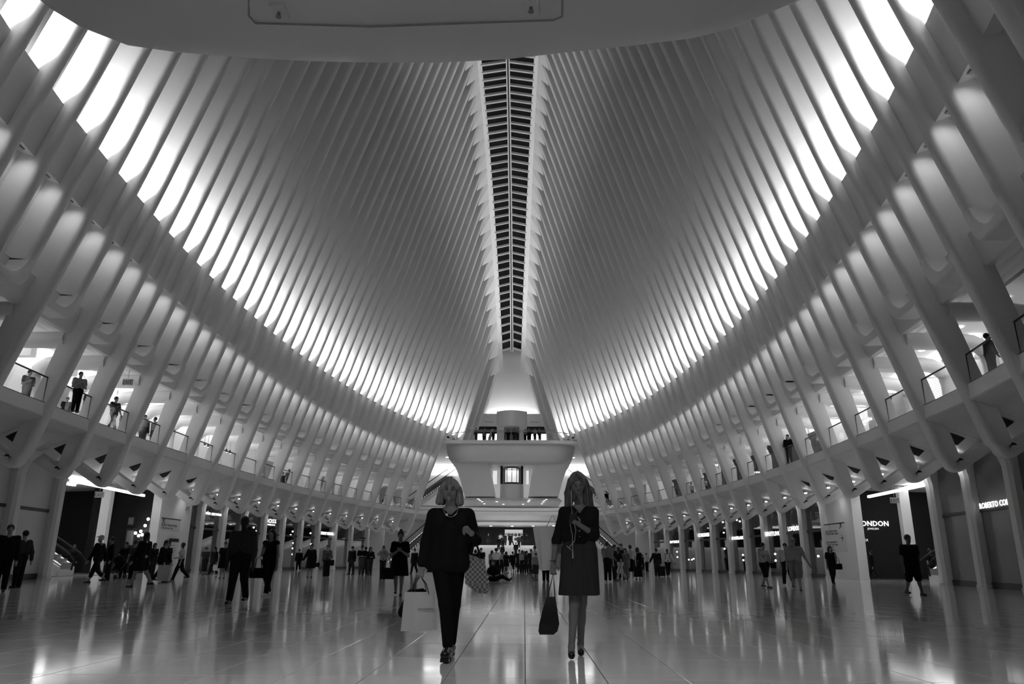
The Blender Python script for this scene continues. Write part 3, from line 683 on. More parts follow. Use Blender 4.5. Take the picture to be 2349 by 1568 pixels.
# far gallery slab with curved front, soffit and downlights
def far_ring(z, d=0.0, hw=17.0):
    return [(hw * (2 * k / 24 - 1), 103.6 - 2.6 * (2 * k / 24 - 1) ** 2 + d, z) for k in range(25)] + [(hw, 125, z), (-hw, 125, z)]
m = MB(); m.loft([far_ring(6.12, 1.6), far_ring(6.2, 0.15), far_ring(6.3, 0.0), far_ring(6.92, 0.0), far_ring(6.95, 0.05)])
fg = m.build('floor_gallery_far', WHITE); fixnormals(fg); autosmooth(fg, 0.4); tag(fg, 'curved white gallery slab across the far end above the stairs', 'floor', 'structure')
r_ = empty('far_balustrade', (0, 103, 6.9)); tag(r_, 'curved glass balustrade across the far gallery', 'balustrade')
pts = [(p[0], p[1] + 0.1 - 103, 0) for p in far_ring(0)[:25]]
m = MB(); m.loft([[(p[0], p[1], 0.05) for p in pts], [(p[0], p[1], 1.0) for p in pts]], close=False, cap=False); gl = m.build('glass_guard', CLEAR, r_); md = gl.modifiers.new('s', 'SOLIDIFY'); md.thickness = 0.03
MB().tube([(p[0], p[1], 1.08) for p in pts], 0.045, 6).build('handrail', DARK, r_); MB().tube([(p[0], p[1], 0.55) for p in pts], 0.03, 6).build('middle_rail', DARK, r_)
sof = MB().box(-16, 16, 104.2, 125, 6.02, 6.12).build('ceiling_far_soffit', SOFFIT); tag(sof, 'grey soffit with round downlights above the far stairs', 'ceiling', 'structure')
for k, (x, y) in enumerate(((1126, 1206), (1175, 1206.5), (1223, 1206), (1270, 1205.5), (1113, 1213), (1143, 1213), (1171, 1213.5), (1198, 1213), (1080, 1206), (1319, 1205))):
    p = on_z(x, y, 6.0); MB().disc((p.x, p.y, 5.98), 0.17, 0.05).build('downlight', LAMP_HI, sof)
area('stairs_light', (0, 110, 5.9), (14, 6), 260, (0, 0, -1), sof)
area('far_gallery_light', (0, 107, 14.6), (20, 4), 260, (0, 0, -1), o)
sof2 = MB(); sof2.box(-6.4, 6.4, 93.4, 108, 8.10, 8.2); o = sof2.build('ceiling_lift_lobby', SOFFIT); tag(o, 'flat panelled soffit with small downlights under the lift pedestal', 'ceiling', 'structure')
for k, (x, y) in enumerate(((1097, 1144), (1101, 1147), (1106, 1150), (1111, 1155), (1140, 1150), (1155, 1156), (1200, 1156), (1212, 1150), (1214, 1147), (1246, 1151), (1249, 1148), (1253, 1145), (1243, 1155))):
    p = on_z(x, y, 8.09); MB().disc((p.x, p.y, 8.07), 0.12, 0.04).build('downlight', LAMP_HI, o)
area('lobby_light', (0, 99, 8.05), (9, 6), 120, (0, 0, -1), o)
# stairs
m = MB(); nst = 19
for k in range(nst): m.box(-6.5, 6.5, 98.0 + 0.62 * k, 110.5, 3.05 * k / nst, 3.05 * (k + 1) / nst)
st = m.build('staircase', PLASTER); tag(st, 'broad white staircase rising at the far end of the concourse', 'stairs', 'structure')
m = MB(); m.box(-30, 30, 109.9, 126, 2.85, 3.05); ul = m.build('floor_upper_landing', PLASTER); tag(ul, 'landing at the top of the far stairs', 'floor', 'structure')
for sx in (-1, 1):
    m = MB(); m.hexa([(sx * 6.5, 97.4, 0), (sx * 7.1, 97.4, 0), (sx * 7.1, 111, 0), (sx * 6.5, 111, 0), (sx * 6.5, 97.4, 1.0), (sx * 7.1, 97.4, 1.0), (sx * 7.1, 111, 4.2), (sx * 6.5, 111, 4.2)])
    o = fixnormals(m.build('wall_stair_' + ('left' if sx < 0 else 'right'), WHITE)); tag(o, 'white sloping side wall %s of the far stairs' % ('left' if sx < 0 else 'right'), 'wall', 'structure')
    m = MB(); m.tube([(sx * 6.3, 97.8, 1.0), (sx * 6.3, 109.6, 3.95), (sx * 6.3, 111, 4.0)], 0.05, 6); o = m.build('stair_handrail', GREY); tag(o, 'metal handrail on the %s of the far stairs' % ('left' if sx < 0 else 'right'), 'handrail')
ew = MB().box(-16, 16, 120, 120.3, 3.05, 6.05).build('wall_far_doors', SHOPDARK); tag(ew, 'dark glazed doors wall at the top of the stairs', 'wall', 'structure')
for sx in (-1, 1):
    ww = MB().box(sx * 7.1, sx * 22, 103.2, 103.5, 0, 6.2); o = ww.build('wall_end_' + ('left' if sx < 0 else 'right'), PLASTER); tag(o, 'pale end wall %s of the far stairs' % ('left' if sx < 0 else 'right'), 'wall', 'structure')
    ww = MB().box(sx * 14.9, sx * 26, 90.6, 90.9, 0, 6.2); o = ww.build('wall_return_' + ('left' if sx < 0 else 'right'), PLASTER); tag(o, 'plain return wall after the last %s shop' % ('left' if sx < 0 else 'right'), 'wall', 'structure')
# subway sign board: letters and bullets
sb = empty('subway_sign', (0.2, 119.9, 4.6)); tag(sb, 'white sign board with dark round subway line bullets above far stairs', 'sign')
a, b = Q(1158, 1214, 119.9), Q(1199, 1251, 119.9); MB().box(a.x - .2, b.x - .2, 0, 0.08, b.z - 4.6, a.z - 4.6).build('board', mat('sign_glow', 0.75, 0.5, emit=0.25), sb)
c = Q(1179, 1222, 119.9); text_obj('letters', 'EXIT TO FULTON CENTER', (c.x - .2, -0.03, c.z - 4.75), (0, -1), 0.27, BLACK, 0.005, sb, bold=0.004, xs=0.72)
for ch, x, y in (('A', 1167, 1226.5), ('C', 1175, 1226.5), ('4', 1183, 1226.5), ('5', 1191, 1226.5), ('2', 1183, 1236), ('3', 1191, 1236)):
    c = Q(x, y, 119.9); bl = MB().disc((c.x - .2, -0.04, c.z - 4.6), 0.23, 0.03, 16, 'y').build('bullet', BLACK, sb)
    text_obj('bullet_letter', ch, (c.x - .2, -0.05, c.z - 4.72), (0, -1), 0.33, SIGNWHITE, 0.004, bl)
# escalators: four, at the far corners
def escalator(name, label, A, B, w=1.1, sgx=1):
    A, B = Vector(A), Vector(B); e = empty(name, A); tag(e, label, 'escalator', group='far escalators'); d = B - A
    off = Vector((0, 0, 0)); L = d.length; dx = Vector((1, 0, 0)) if abs(d.x) < abs(d.y) else Vector((0, 1, 0))
    def pr(p, q_, h0, h1, s0, s1, nm, mm):
        m = MB(); m.hexa([p + dx * s0 + Vector((0, 0, h0)), p + dx * s1 + Vector((0, 0, h0)), q_ + dx * s1 + Vector((0, 0, h0)), q_ + dx * s0 + Vector((0, 0, h0)), p + dx * s0 + Vector((0, 0, h1)), p + dx * s1 + Vector((0, 0, h1)), q_ + dx * s1 + Vector((0, 0, h1)), q_ + dx * s0 + Vector((0, 0, h1))])
        return fixnormals(m.build(nm, mm, e))
    z = Vector((0, 0, 0)); h = w / 2
    pr(z, d, -0.5, 0.1, -h - 0.2, h + 0.2, 'truss', WHITE)
    n = int(L / 0.42); m = MB()
    for k in range(n):
        p = d * ((k + 0.5) / n); m.box(p.x - (h if dx.x else 0.2), p.x + (h if dx.x else 0.2), p.y - (h if dx.y else 0.2), p.y + (h if dx.y else 0.2), p.z - 0.1, p.z + 0.22)
    m.build('steps', GREY, e)
    for s in (-1, 1):
        pr(z, d, 0.1, 0.95, s * h - 0.02, s * h + 0.02, 'balustrade', CLEAR)
        m = MB(); f = dx * (s * h); u = d.normalized()
        m.tube([f + Vector((0, 0, 0.3)) - u * 0.7, f + Vector((0, 0, 0.8)) - u * 0.75, f + Vector((0, 0, 1.0)) - u * 0.4, f + Vector((0, 0, 1.02)), f + d + Vector((0, 0, 1.02)), f + d + Vector((0, 0, 0.95)) + u * 0.4], 0.055, 6); m.build('handrail', BLACK, e)
        m = MB(); m.tube([f * 0.98 + Vector((0, 0, 0.2)), f * 0.98 + d + Vector((0, 0, 0.2))], 0.035, 4); m.build('skirt_light', SIGNDIM, e)
    return e
escalator('escalator', 'escalator rising to the gallery at far left, behind the bun-haired woman', (-14.2, 93.5, 0.5), (-8.6, 99.5, 6.3))
escalator('escalator', 'escalator rising to the gallery at far right, behind the queue', (14.2, 93.5, 0.5), (8.6, 99.5, 6.3))
escalator('escalator', 'escalator climbing above the far left gallery rail', (-13.6, 98, 7.3), (-8.6, 104, 12.0))
escalator('escalator', 'escalator climbing above the far right gallery rail', (13.6, 98, 7.3), (8.6, 104, 12.0))

# ------------------------------------------------------------------ bodies from smooth-blended capsules (one continuous surface)
def V(*a): return np.array(a, float)
class Blob:
    def __init__(s, k=0.03): s.p = []; s.k = k
    def cap(s, a, b, ra, rb=None, k=None): s.p.append(('c', V(*a), V(*b), ra, ra if rb is None else rb, k or s.k)); return s
    def ell(s, c, r, rot=None, k=None, sub=False): s.p.append(('x' if sub else 'e', V(*c), V(*r), rot, None, k or s.k)); return s
    def bounds(s):
        lo, hi = [], []
        for t in s.p:
            if t[0] == 'c': m = max(t[3], t[4]); lo.append(np.minimum(t[1], t[2]) - m); hi.append(np.maximum(t[1], t[2]) + m)
            elif t[0] == 'e': m = max(t[2]) if t[3] is not None else t[2]; lo.append(t[1] - m); hi.append(t[1] + m)
        return np.min(lo, 0), np.max(hi, 0)
    def surface(s, res, zmin=None, zmax=None, planes=()):
        lo, hi = s.bounds(); pad = 2.5 * res; lo = lo - pad; hi = hi + pad
        if zmin is not None: lo[2] = max(lo[2], zmin - 2 * res)
        if zmax is not None: hi[2] = min(hi[2], zmax + 2 * res)
        n = np.maximum(3, np.ceil((hi - lo) / res).astype(int) + 1)
        ax = [lo[i] + res * np.arange(n[i]) for i in range(3)]
        D = np.full(n, 0.2, np.float32)
        for typ, a, b, r1, r2, k in s.p:
            m = k + 2 * res
            if typ == 'c': mm = max(r1, r2) + m; l, h = np.minimum(a, b) - mm, np.maximum(a, b) + mm
            else: mm = (np.full(3, max(b)) if r1 is not None else b) + m; l, h = a - mm, a + mm
            i0 = np.clip(((l - lo) / res).astype(int), 0, n); i1 = np.clip(np.ceil((h - lo) / res).astype(int) + 1, 0, n)
            if np.any(i1 <= i0): continue
            X = ax[0][i0[0]:i1[0], None, None]; Y = ax[1][None, i0[1]:i1[1], None]; Z = ax[2][None, None, i0[2]:i1[2]]
            sub = D[i0[0]:i1[0], i0[1]:i1[1], i0[2]:i1[2]]
            if typ == 'c':
                ab = b - a; L = max(1e-9, ab @ ab)
                t = np.clip(((X - a[0]) * ab[0] + (Y - a[1]) * ab[1] + (Z - a[2]) * ab[2]) / L, 0, 1)
                d = np.sqrt((X - a[0] - t * ab[0]) ** 2 + (Y - a[1] - t * ab[1]) ** 2 + (Z - a[2] - t * ab[2]) ** 2) - (r1 + (r2 - r1) * t)
            else:
                x, y, z = X - a[0], Y - a[1], Z - a[2]
                if r1 is not None:
                    R = np.array(r1); x, y, z = R[0, 0] * x + R[1, 0] * y + R[2, 0] * z, R[0, 1] * x + R[1, 1] * y + R[2, 1] * z, R[0, 2] * x + R[1, 2] * y + R[2, 2] * z
                q = np.sqrt((x / b[0]) ** 2 + (y / b[1]) ** 2 + (z / b[2]) ** 2); q2 = np.sqrt((x / b[0] ** 2) ** 2 + (y / b[1] ** 2) ** 2 + (z / b[2] ** 2) ** 2) + 1e-9
                d = q * (q - 1) / q2
            if typ == 'x':
                d = -d; h_ = np.clip(0.5 + 0.5 * (d - sub) / k, 0, 1); sub[:] = sub * (1 - h_) + d * h_ + k * h_ * (1 - h_)
            else:
                h_ = np.clip(0.5 + 0.5 * (sub - d) / k, 0, 1); sub[:] = sub * (1 - h_) + d * h_ - k * h_ * (1 - h_)
        if zmin is not None: D = np.maximum(D, (zmin - ax[2])[None, None, :])
        if zmax is not None: D = np.maximum(D, (ax[2] - zmax)[None, None, :])
        for (p, nrm) in planes:   # keep the side where (x-p).n < 0
            D = np.maximum(D, (ax[0][:, None, None] - p[0]) * nrm[0] + (ax[1][None, :, None] - p[1]) * nrm[1] + (ax[2][None, None, :] - p[2]) * nrm[2])
        return nets(D, lo, res)
def nets(D, lo, res):
    I = D < 0; n = D.shape; c = tuple(k - 1 for k in n)
    cnt = np.zeros(c, np.int32)
    for dx in (0, 1):
        for dy in (0, 1):
            for dz in (0, 1): cnt += I[dx:dx + c[0], dy:dy + c[1], dz:dz + c[2]]
    act = (cnt > 0) & (cnt < 8); idx = np.argwhere(act); vid = np.full(c, -1, np.int64); vid[act] = np.arange(len(idx))
    acc = np.zeros((len(idx), 3)); w = np.zeros(len(idx)); i, j, k = idx.T
    cor = [(a, b, d) for a in (0, 1) for b in (0, 1) for d in (0, 1)]
    val = {q: D[i + q[0], j + q[1], k + q[2]] for q in cor}
    for a in cor:
        for axn in range(3):
            if a[axn]: continue
            b = list(a); b[axn] = 1; b = tuple(b); va, vb = val[a], val[b]; m = (va < 0) != (vb < 0)
            t = np.where(m, va / np.where(m, va - vb, 1), 0)
            p = np.array(a, float)[None, :].repeat(len(idx), 0); p[:, axn] += t; acc[m] += p[m]; w[m] += 1
    verts = lo + res * (idx + acc / np.maximum(w, 1)[:, None]); quads = []
    for axn in range(3):
        sl0 = [slice(None)] * 3; sl1 = [slice(None)] * 3; sl0[axn] = slice(0, -1); sl1[axn] = slice(1, None)
        A, B = I[tuple(sl0)], I[tuple(sl1)]; o1, o2 = [q for q in range(3) if q != axn]
        e = np.argwhere(A != B); e = e[(e[:, o1] > 0) & (e[:, o2] > 0) & (e[:, o1] < n[o1] - 1) & (e[:, o2] < n[o2] - 1)]
        if not len(e): continue
        def at(d1, d2):
            q = e.copy(); q[:, o1] -= d1; q[:, o2] -= d2; return vid[q[:, 0], q[:, 1], q[:, 2]]
        q = np.stack([at(1, 1), at(0, 1), at(0, 0), at(1, 0)], 1); fl = A[e[:, 0], e[:, 1], e[:, 2]]
        if axn == 1: fl = ~fl
        q[~fl] = q[~fl][:, ::-1]; quads.append(q)
    return verts, (np.concatenate(quads) if quads else np.zeros((0, 4), int))
def np_mesh(name, vq, material, parent=None, loc=None, rz=None):
    v, q = vq; me = bpy.data.meshes.new(name)
    me.vertices.add(len(v)); me.vertices.foreach_set('co', v.astype(np.float32).ravel())
    me.loops.add(len(q) * 4); me.loops.foreach_set('vertex_index', q.astype(np.int32).ravel())
    me.polygons.add(len(q)); me.polygons.foreach_set('loop_start', np.arange(0, 4 * len(q), 4, dtype=np.int32))
    me.polygons.foreach_set('use_smooth', np.ones(len(q), bool)); me.materials.append(material); me.update(calc_edges=True)
    o = bpy.data.objects.new(name, me)
    if loc is not None: o.location = loc
    if rz is not None: o.rotation_euler = (0, 0, rz)
    return link(o, parent)
def cloth(c, pat=0.15, sc=14.0, rough=0.85): return mat('cloth_%.3f_%.2f_%.0f' % (c, pat, sc), c, rough, noise=pat, nscale=sc, spec=0.15)
def skin(c): return mat('skin_%.2f' % c, c, 0.5, noise=0.05, nscale=10, spec=0.3)
def stripes(name, c0, c1, scale):
    if name in MATS: return MATS[name]
    m = bpy.data.materials.new(name); m.use_nodes = True; nt = m.node_tree; b = nt.nodes['Principled BSDF']; b.inputs['Roughness'].default_value = 0.85
    tc = nt.nodes.new('ShaderNodeTexCoord'); wv = nt.nodes.new('ShaderNodeTexWave'); wv.bands_direction = 'Z'; wv.inputs['Scale'].default_value = scale
    mr = nt.nodes.new('ShaderNodeMapRange'); mr.inputs[3].default_value = c0; mr.inputs[4].default_value = c1; cb = nt.nodes.new('ShaderNodeCombineColor')
    nt.links.new(tc.outputs['Object'], wv.inputs['Vector']); nt.links.new(wv.outputs['Fac'], mr.inputs[0])
    for i in range(3): nt.links.new(mr.outputs[0], cb.inputs[i])
    nt.links.new(cb.outputs[0], b.inputs['Base Color']); MATS[name] = m; return m
def checker(name, c0, c1, scale):
    if name in MATS: return MATS[name]
    m = bpy.data.materials.new(name); m.use_nodes = True; nt = m.node_tree; b = nt.nodes['Principled BSDF']; b.inputs['Roughness'].default_value = 0.6
    tc = nt.nodes.new('ShaderNodeTexCoord'); ck = nt.nodes.new('ShaderNodeTexChecker'); ck.inputs['Scale'].default_value = scale
    ck.inputs[1].default_value = (c0, c0, c0, 1); ck.inputs[2].default_value = (c1, c1, c1, 1)
    nt.links.new(tc.outputs['Object'], ck.inputs['Vector']); nt.links.new(ck.outputs[0], b.inputs['Base Color']); MATS[name] = m; return m
HAIR = mat('hair_dark', 0.012, 0.45, noise=0.3, nscale=60); HAIRB = mat('hair_brown', 0.05, 0.45, noise=0.4, nscale=60)
SHOE = mat('shoe_black', 0.012, 0.35); SHOEW = mat('shoe_white', 0.6, 0.5)

# arm presets: (elbow, wrist) offsets from the shoulder as fractions of height; x outwards, y to the front negative
ARMS = {'down': ((.025, .012, -.185), (.035, -.012, -.335)), 'fwd': ((.02, -.05, -.175), (.025, -.115, -.305)), 'back': ((.025, .06, -.175), (.03, .075, -.325)),
        'phone': ((.03, -.01, -.185), (-.05, -.115, -.115)), 'phone2': ((.035, -.02, -.18), (-.075, -.12, -.10)), 'up': ((.075, -.05, -.07), (-.03, -.085, .055)),
        'bag': ((.035, .01, -.185), (.045, -.01, -.335)), 'elbow': ((.04, .0, -.18), (.015, -.125, -.20)), 'hip': ((.085, .02, -.15), (.02, -.03, -.26)),
        'reach': ((.06, -.07, -.13), (.09, -.16, -.17)), 'shoulder': ((.03, -.03, -.18), (-.01, -.10, -.06)), 'out': ((.075, .0, -.16), (.135, -.02, -.28)), 'cross': ((.04, -.02, -.18), (-.09, -.08, -.16))}
def skeleton(h, fem, stance, arms, lean=0.0):
    sw = (0.100 if fem else 0.118) * h; hw = 0.050 * h; J = {}
    J['pelvis'] = V(0, 0, .53 * h); J['chest'] = V(0, -lean * .5 * h, .72 * h); J['neck'] = V(0, .004 * h - lean * h, .83 * h); J['head'] = V(0, -.012 * h - lean * 1.2 * h, .928 * h)
    for s, nm in ((-1, 'a'), (1, 'b')):
        sh = V(s * sw, -lean * h * .9, .792 * h); J['sh' + nm] = sh; e, w = ARMS[arms[0 if s < 0 else 1]]
        J['el' + nm] = sh + V(s * e[0], e[1], e[2]) * h; J['wr' + nm] = sh + V(s * w[0], w[1], w[2]) * h
        hp = V(s * hw, 0, .515 * h); J['hp' + nm] = hp
        fwd, bend, spread = stance[0 if s < 0 else 1]
        a, b = math.radians(fwd), math.radians(bend)
        kn = hp + V(s * spread * .5, -math.sin(a) * .245 * h, -math.cos(a) * .245 * h)
        an = kn + V(s * spread * .5, math.sin(b - a) * .24 * h, -math.cos(b - a) * .24 * h)
        J['kn' + nm] = kn; J['an' + nm] = an
    low = min(J['ana'][2], J['anb'][2]) - .042 * h
    for k in J: J[k] = J[k] - V(0, 0, low)
    return J
STANCE = {'stand': ((1, 1, .01), (-1, 1, .01)), 'walk': ((16, 4, 0), (-9, 22, 0)), 'walk2': ((-9, 22, 0), (16, 4, 0)), 'stride': ((22, 6, 0), (-14, 30, 0)), 'stride2': ((-14, 30, 0), (22, 6, 0)), 'wide': ((3, 2, .05), (-3, 3, .05)), 'step': ((40, 55, 0), (-4, 6, 0))}
def body_blob(J, h, fem, girth=1.0, hands=True, feet=True):
    B = Blob(.030 * h / 1.7); g = girth
    B.ell(J['head'] + V(0, .008 * h, .014 * h), (.044 * h, .053 * h, .058 * h)); B.cap(J['head'] + V(0, -.018 * h, -.02 * h), J['head'] + V(0, -.022 * h, -.045 * h), .030 * h, .024 * h, .02)
    B.ell(J['head'] + V(0, -.052 * h, -.012 * h), (.008 * h, .011 * h, .012 * h), k=.012)
    for s in (-1, 1): B.ell(J['head'] + V(s * .045 * h, .008 * h, -.006 * h), (.006 * h, .011 * h, .018 * h), k=.01)
    B.cap(J['neck'] + V(0, .004, -.03), J['head'] + V(0, .008 * h, -.03 * h), .034 * h, .030 * h)
    wd = (.060 if fem else .072) * h
    for s in (-1, 1):
        B.cap(J['chest'] + V(s * wd * .75, 0, .03 * h), J['pelvis'] + V(s * .045 * h, 0, .06 * h), .060 * h * g, .058 * h * g)
        B.cap(J['neck'] + V(s * .02 * h, 0, -.035 * h), J['sha' if s < 0 else 'shb'], .036 * h, .034 * h)
        B.cap(J['pelvis'] + V(s * .03 * h, .01, .03 * h), J['hpa' if s < 0 else 'hpb'], .066 * h * g, .064 * h * g)
    if fem:
        for s in (-1, 1): B.ell(J['chest'] + V(s * .045 * h, -.05 * h * g, .005 * h), (.038 * h, .035 * h, .036 * h))
    for nm in 'ab':
        B.cap(J['sh' + nm], J['el' + nm], .034 * h * (g * .5 + .5), .025 * h); B.cap(J['el' + nm], J['wr' + nm], .025 * h, .017 * h)
        if hands:
            d = J['wr' + nm] - J['el' + nm]; d = d / np.linalg.norm(d); B.cap(J['wr' + nm], J['wr' + nm] + d * .045 * h, .018 * h, .020 * h, .015); B.cap(J['wr' + nm] + d * .045 * h, J['wr' + nm] + d * .085 * h + V(0, -.01 * h, 0), .018 * h, .011 * h, .015)
            B.cap(J['wr' + nm] + d * .025 * h, J['wr' + nm] + d * .055 * h + V(0, -.022 * h, 0), .010 * h, .008 * h, .012)
        B.cap(J['hp' + nm], J['kn' + nm], .056 * h * g, .034 * h); B.cap(J['kn' + nm], J['an' + nm], .034 * h, .021 * h); B.ell((J['kn' + nm] * .7 + J['an' + nm] * .3) + V(0, .012 * h, 0), (.028 * h, .032 * h, .06 * h))
        if feet: B.cap(J['an' + nm] + V(0, .02 * h, -.025 * h), J['an' + nm] + V(0, -.085 * h, -.028 * h), .021 * h, .016 * h, .02)
    return B
def at_px(x, Y, Z=0.0, yguess=1300):
    p = on_y(x, yguess, Y); return Vector((p.x, Y, Z))
N_PERSON = [0]
def person(label, loc, h=1.7, rz=0.0, fem=False, stance='stand', arms=('down', 'down'), hair='short', top=('tee', .02), bottom=('trousers', .02), shoe=None, skinc=.28, res=None, girth=1.0, group=None, lean=0.0, hairm=None, topm=None, botm=None):
    d = (Vector(loc) - P0).length
    if res is None: res = min(.034, max(.012, d * .00055))
    J = skeleton(h, fem, STANCE[stance], arms, lean)
    B = body_blob(J, h, fem, girth); root = np_mesh('person', B.surface(res), skin(skinc), None, loc, rz); tag(root, label, 'person', group=group)
    e = .010 + .4 * res; hm = hairm or HAIR
    # upper garment
    kind, c = top; T = Blob(.03); gg = girth; wd = (.060 if fem else .072) * h
    for s, nm in ((-1, 'a'), (1, 'b')):
        T.cap(J['chest'] + V(s * wd * .75, 0, .03 * h), J['pelvis'] + V(s * .045 * h, 0, (.06 if kind not in ('jacket', 'shirt', 'dress') else .0) * h), .060 * h * gg + e, .060 * h * gg + e * 1.4)
        T.cap(J['neck'] + V(s * .028 * h, 0, -.04 * h), J['sh' + nm], .034 * h + e * .8, .034 * h + e)
        if kind in ('tee', 'dress', 'polo'): m = J['sh' + nm] * .45 + J['el' + nm] * .55; T.cap(J['sh' + nm], m, .038 * h + e, .036 * h + e)
        elif kind in ('jacket', 'shirt', 'sweater'): T.cap(J['sh' + nm], J['el' + nm], .036 * h + e, .029 * h + e); T.cap(J['el' + nm], J['el' + nm] * .12 + J['wr' + nm] * .88, .029 * h + e, .023 * h + e)
        elif kind == 'rolled': T.cap(J['sh' + nm], J['el' + nm], .036 * h + e, .031 * h + e); T.cap(J['el' + nm], J['el' + nm] * .6 + J['wr' + nm] * .4, .031 * h + e, .028 * h + e)
    if fem:
        for s in (-1, 1): T.ell(J['chest'] + V(s * .045 * h, -.05 * h * gg, .005 * h), (.038 * h + e, .035 * h + e, .036 * h + e))
    np_mesh({'tee': 't_shirt', 'polo': 'polo_shirt', 'tank': 'tank_top', 'dress': 'dress_top', 'jacket': 'jacket', 'shirt': 'shirt', 'sweater': 'sweater', 'rolled': 'shirt'}[kind], T.surface(res, zmax=J['neck'][2] + (.032 if kind != 'tank' else .004) * h), topm or cloth(c), root)
    # lower garment
    kind, c = bottom; Bt = Blob(.025); zc = J['pelvis'][2]
    if kind in ('trousers', 'shorts', 'flare', 'capri'):
        for s, nm in ((-1, 'a'), (1, 'b')):
            Bt.cap(J['pelvis'] + V(s * .03 * h, .01, .05 * h), J['hp' + nm], .066 * h * gg + e, .064 * h * gg + e); hem = {'shorts': .0, 'capri': .55, 'trousers': .95, 'flare': .95}[kind]
            Bt.cap(J['hp' + nm], J['kn' + nm], .056 * h * gg + e, .038 * h + e * 1.2 + (.010 * h if kind == 'shorts' else 0))
            if hem: Bt.cap(J['kn' + nm], J['kn' + nm] * (1 - hem) + J['an' + nm] * hem, .037 * h + e * 1.2, (.030 if kind == 'trousers' else .045 if kind == 'flare' else .032) * h + e)
        np_mesh('shorts' if kind == 'shorts' else 'trousers', Bt.surface(res, zmax=zc + .07 * h), botm or cloth(c), root)
    else:
        hem = {'skirt': J['kna'][2] + .0 * h, 'dress': J['kna'][2] + .03 * h, 'maxi': .08 * h, 'mini': J['kna'][2] + .1 * h}[kind]
        for s in (-1, 1): Bt.cap(V(s * .045 * h, 0, zc + .10 * h), V(s * .06 * h, -.005 * h, hem - .06), .058 * h * gg + e, .085 * h * gg + e)
        np_mesh('skirt', Bt.surface(res, zmin=hem, zmax=zc + .12 * h), botm or cloth(c), root)
    # shoes
    for nm in 'ab':
        Sh = Blob(.02); a = J['an' + nm]; Sh.cap(a + V(0, .02 * h, -.022 * h), a + V(0, -.09 * h, -.027 * h), .022 * h + e * .7, .016 * h + e * .7)
        np_mesh('shoe', Sh.surface(min(res, .022), zmin=a[2] - .043 * h), shoe or SHOE, root)
    # hair
    Hd = J['head']; Hb = Blob(.02); ee = .006 + .3 * res
    if hair != 'bald':
        Hb.ell(Hd + V(0, .016 * h, .022 * h), (.047 * h + ee, .053 * h + ee, .054 * h + ee))
        if hair in ('long', 'bob'):
            dz = .16 if hair == 'long' else .065
            for s in (-1, 0, 1): Hb.cap(Hd + V(s * .04 * h, .02 * h, .01 * h), Hd + V(s * .045 * h, .03 * h, -dz * h), .022 * h + ee, .020 * h)
        if hair == 'bun': Hb.ell(Hd + V(0, .03 * h, .085 * h), (.026 * h, .026 * h, .024 * h))
        if hair == 'pony': Hb.cap(Hd + V(0, .065 * h, .03 * h), Hd + V(0, .085 * h, -.08 * h), .02 * h, .014 * h)
        if hair == 'afro': Hb.ell(Hd + V(0, .012 * h, .02 * h), (.075 * h, .072 * h, .072 * h))
        if hair == 'cap': Hb.ell(Hd + V(0, -.05 * h, .04 * h), (.042 * h, .045 * h, .010 * h))
        Hb.ell(Hd + V(0, -.062 * h, -.028 * h), (.042 * h, .052 * h, .056 * h), sub=True, k=.012)
        np_mesh('cap' if hair == 'cap' else 'hair', Hb.surface(min(res, .02)), hm, root)
    N_PERSON[0] += 1; return root, J
def hand_world(root, J, nm):
    p = J['wr' + nm]; d = p - J['el' + nm]; d = d / np.linalg.norm(d); p = p + d * .06
    return root.location + Euler((0, 0, root.rotation_euler.z)).to_matrix() @ Vector(p)
def tote(name, label, top, w=.34, d=.14, hgt=.34, material=None, handle=.16, rz=0.0, taper=.9, hm=None):
    o = empty(name, (top.x, top.y, top.z - handle - hgt), rz); tag(o, label, 'bag'); m = MB()
    m.loft([[(-w/2*f, -d/2*g, z), (w/2*f, -d/2*g, z), (w/2*f, d/2*g, z), (-w/2*f, d/2*g, z)] for z, f, g in ((0, taper, 1), (.02, taper * 1.02, 1.02), (hgt * .5, .97, .95), (hgt, 1, .5))])
    autosmooth(fixnormals(m.build('bag_body', material or cloth(.02), o)), .5)
    for s in (-1, 1):
        m = MB(); m.tube([(-w * .22, s * d * .2, hgt - .03), (-w * .15, s * d * .1, hgt + handle * .7), (0, 0, hgt + handle), (w * .15, s * d * .1, hgt + handle * .7), (w * .22, s * d * .2, hgt - .03)], .008, 5); m.build('handle', hm or SHOE, o)
    return o

# ------------------------------------------------------------------ people on the concourse
PI = math.pi
def G(label, x, Y, h=1.72, **k):
    return person(label, at_px(x, Y), h, **k)
G('man in black, foremost figure at the far left edge', 8, 21.5, 1.80, rz=.6, top=('shirt', .01), bottom=('trousers', .008), arms=('down', 'down'))
G('person in grey sweatshirt leaning back beside the left white panel', 45, 24.5, 1.74, rz=-1.9, top=('sweater', .035), bottom=('trousers', .015), arms=('back', 'hip'))
G('small dark figure by the left passage escalator', 163, 43, 1.62, rz=.3, fem=True, hair='long', top=('jacket', .012))
G('man in pale cap striding left in front of the left passage', 222, 29.5, 1.80, rz=-PI/2, stance='stride', hair='cap', hairm=cloth(.5), top=('shirt', .01), bottom=('capri', .012), arms=('back', 'fwd'))
G('bearded man in dark shirt behind the capped walker', 249, 33, 1.78, rz=-.9, top=('shirt', .008), arms=('elbow', 'down'))
G('broad person in black pushing the stroller', 283, 37, 1.66, rz=0, top=('tee', .012), arms=('fwd', 'fwd'), girth=1.15)
G('person in grey top with back turned in the left crowd', 304, 36, 1.72, rz=2.6, top=('tee', .05), bottom=('trousers', .01))
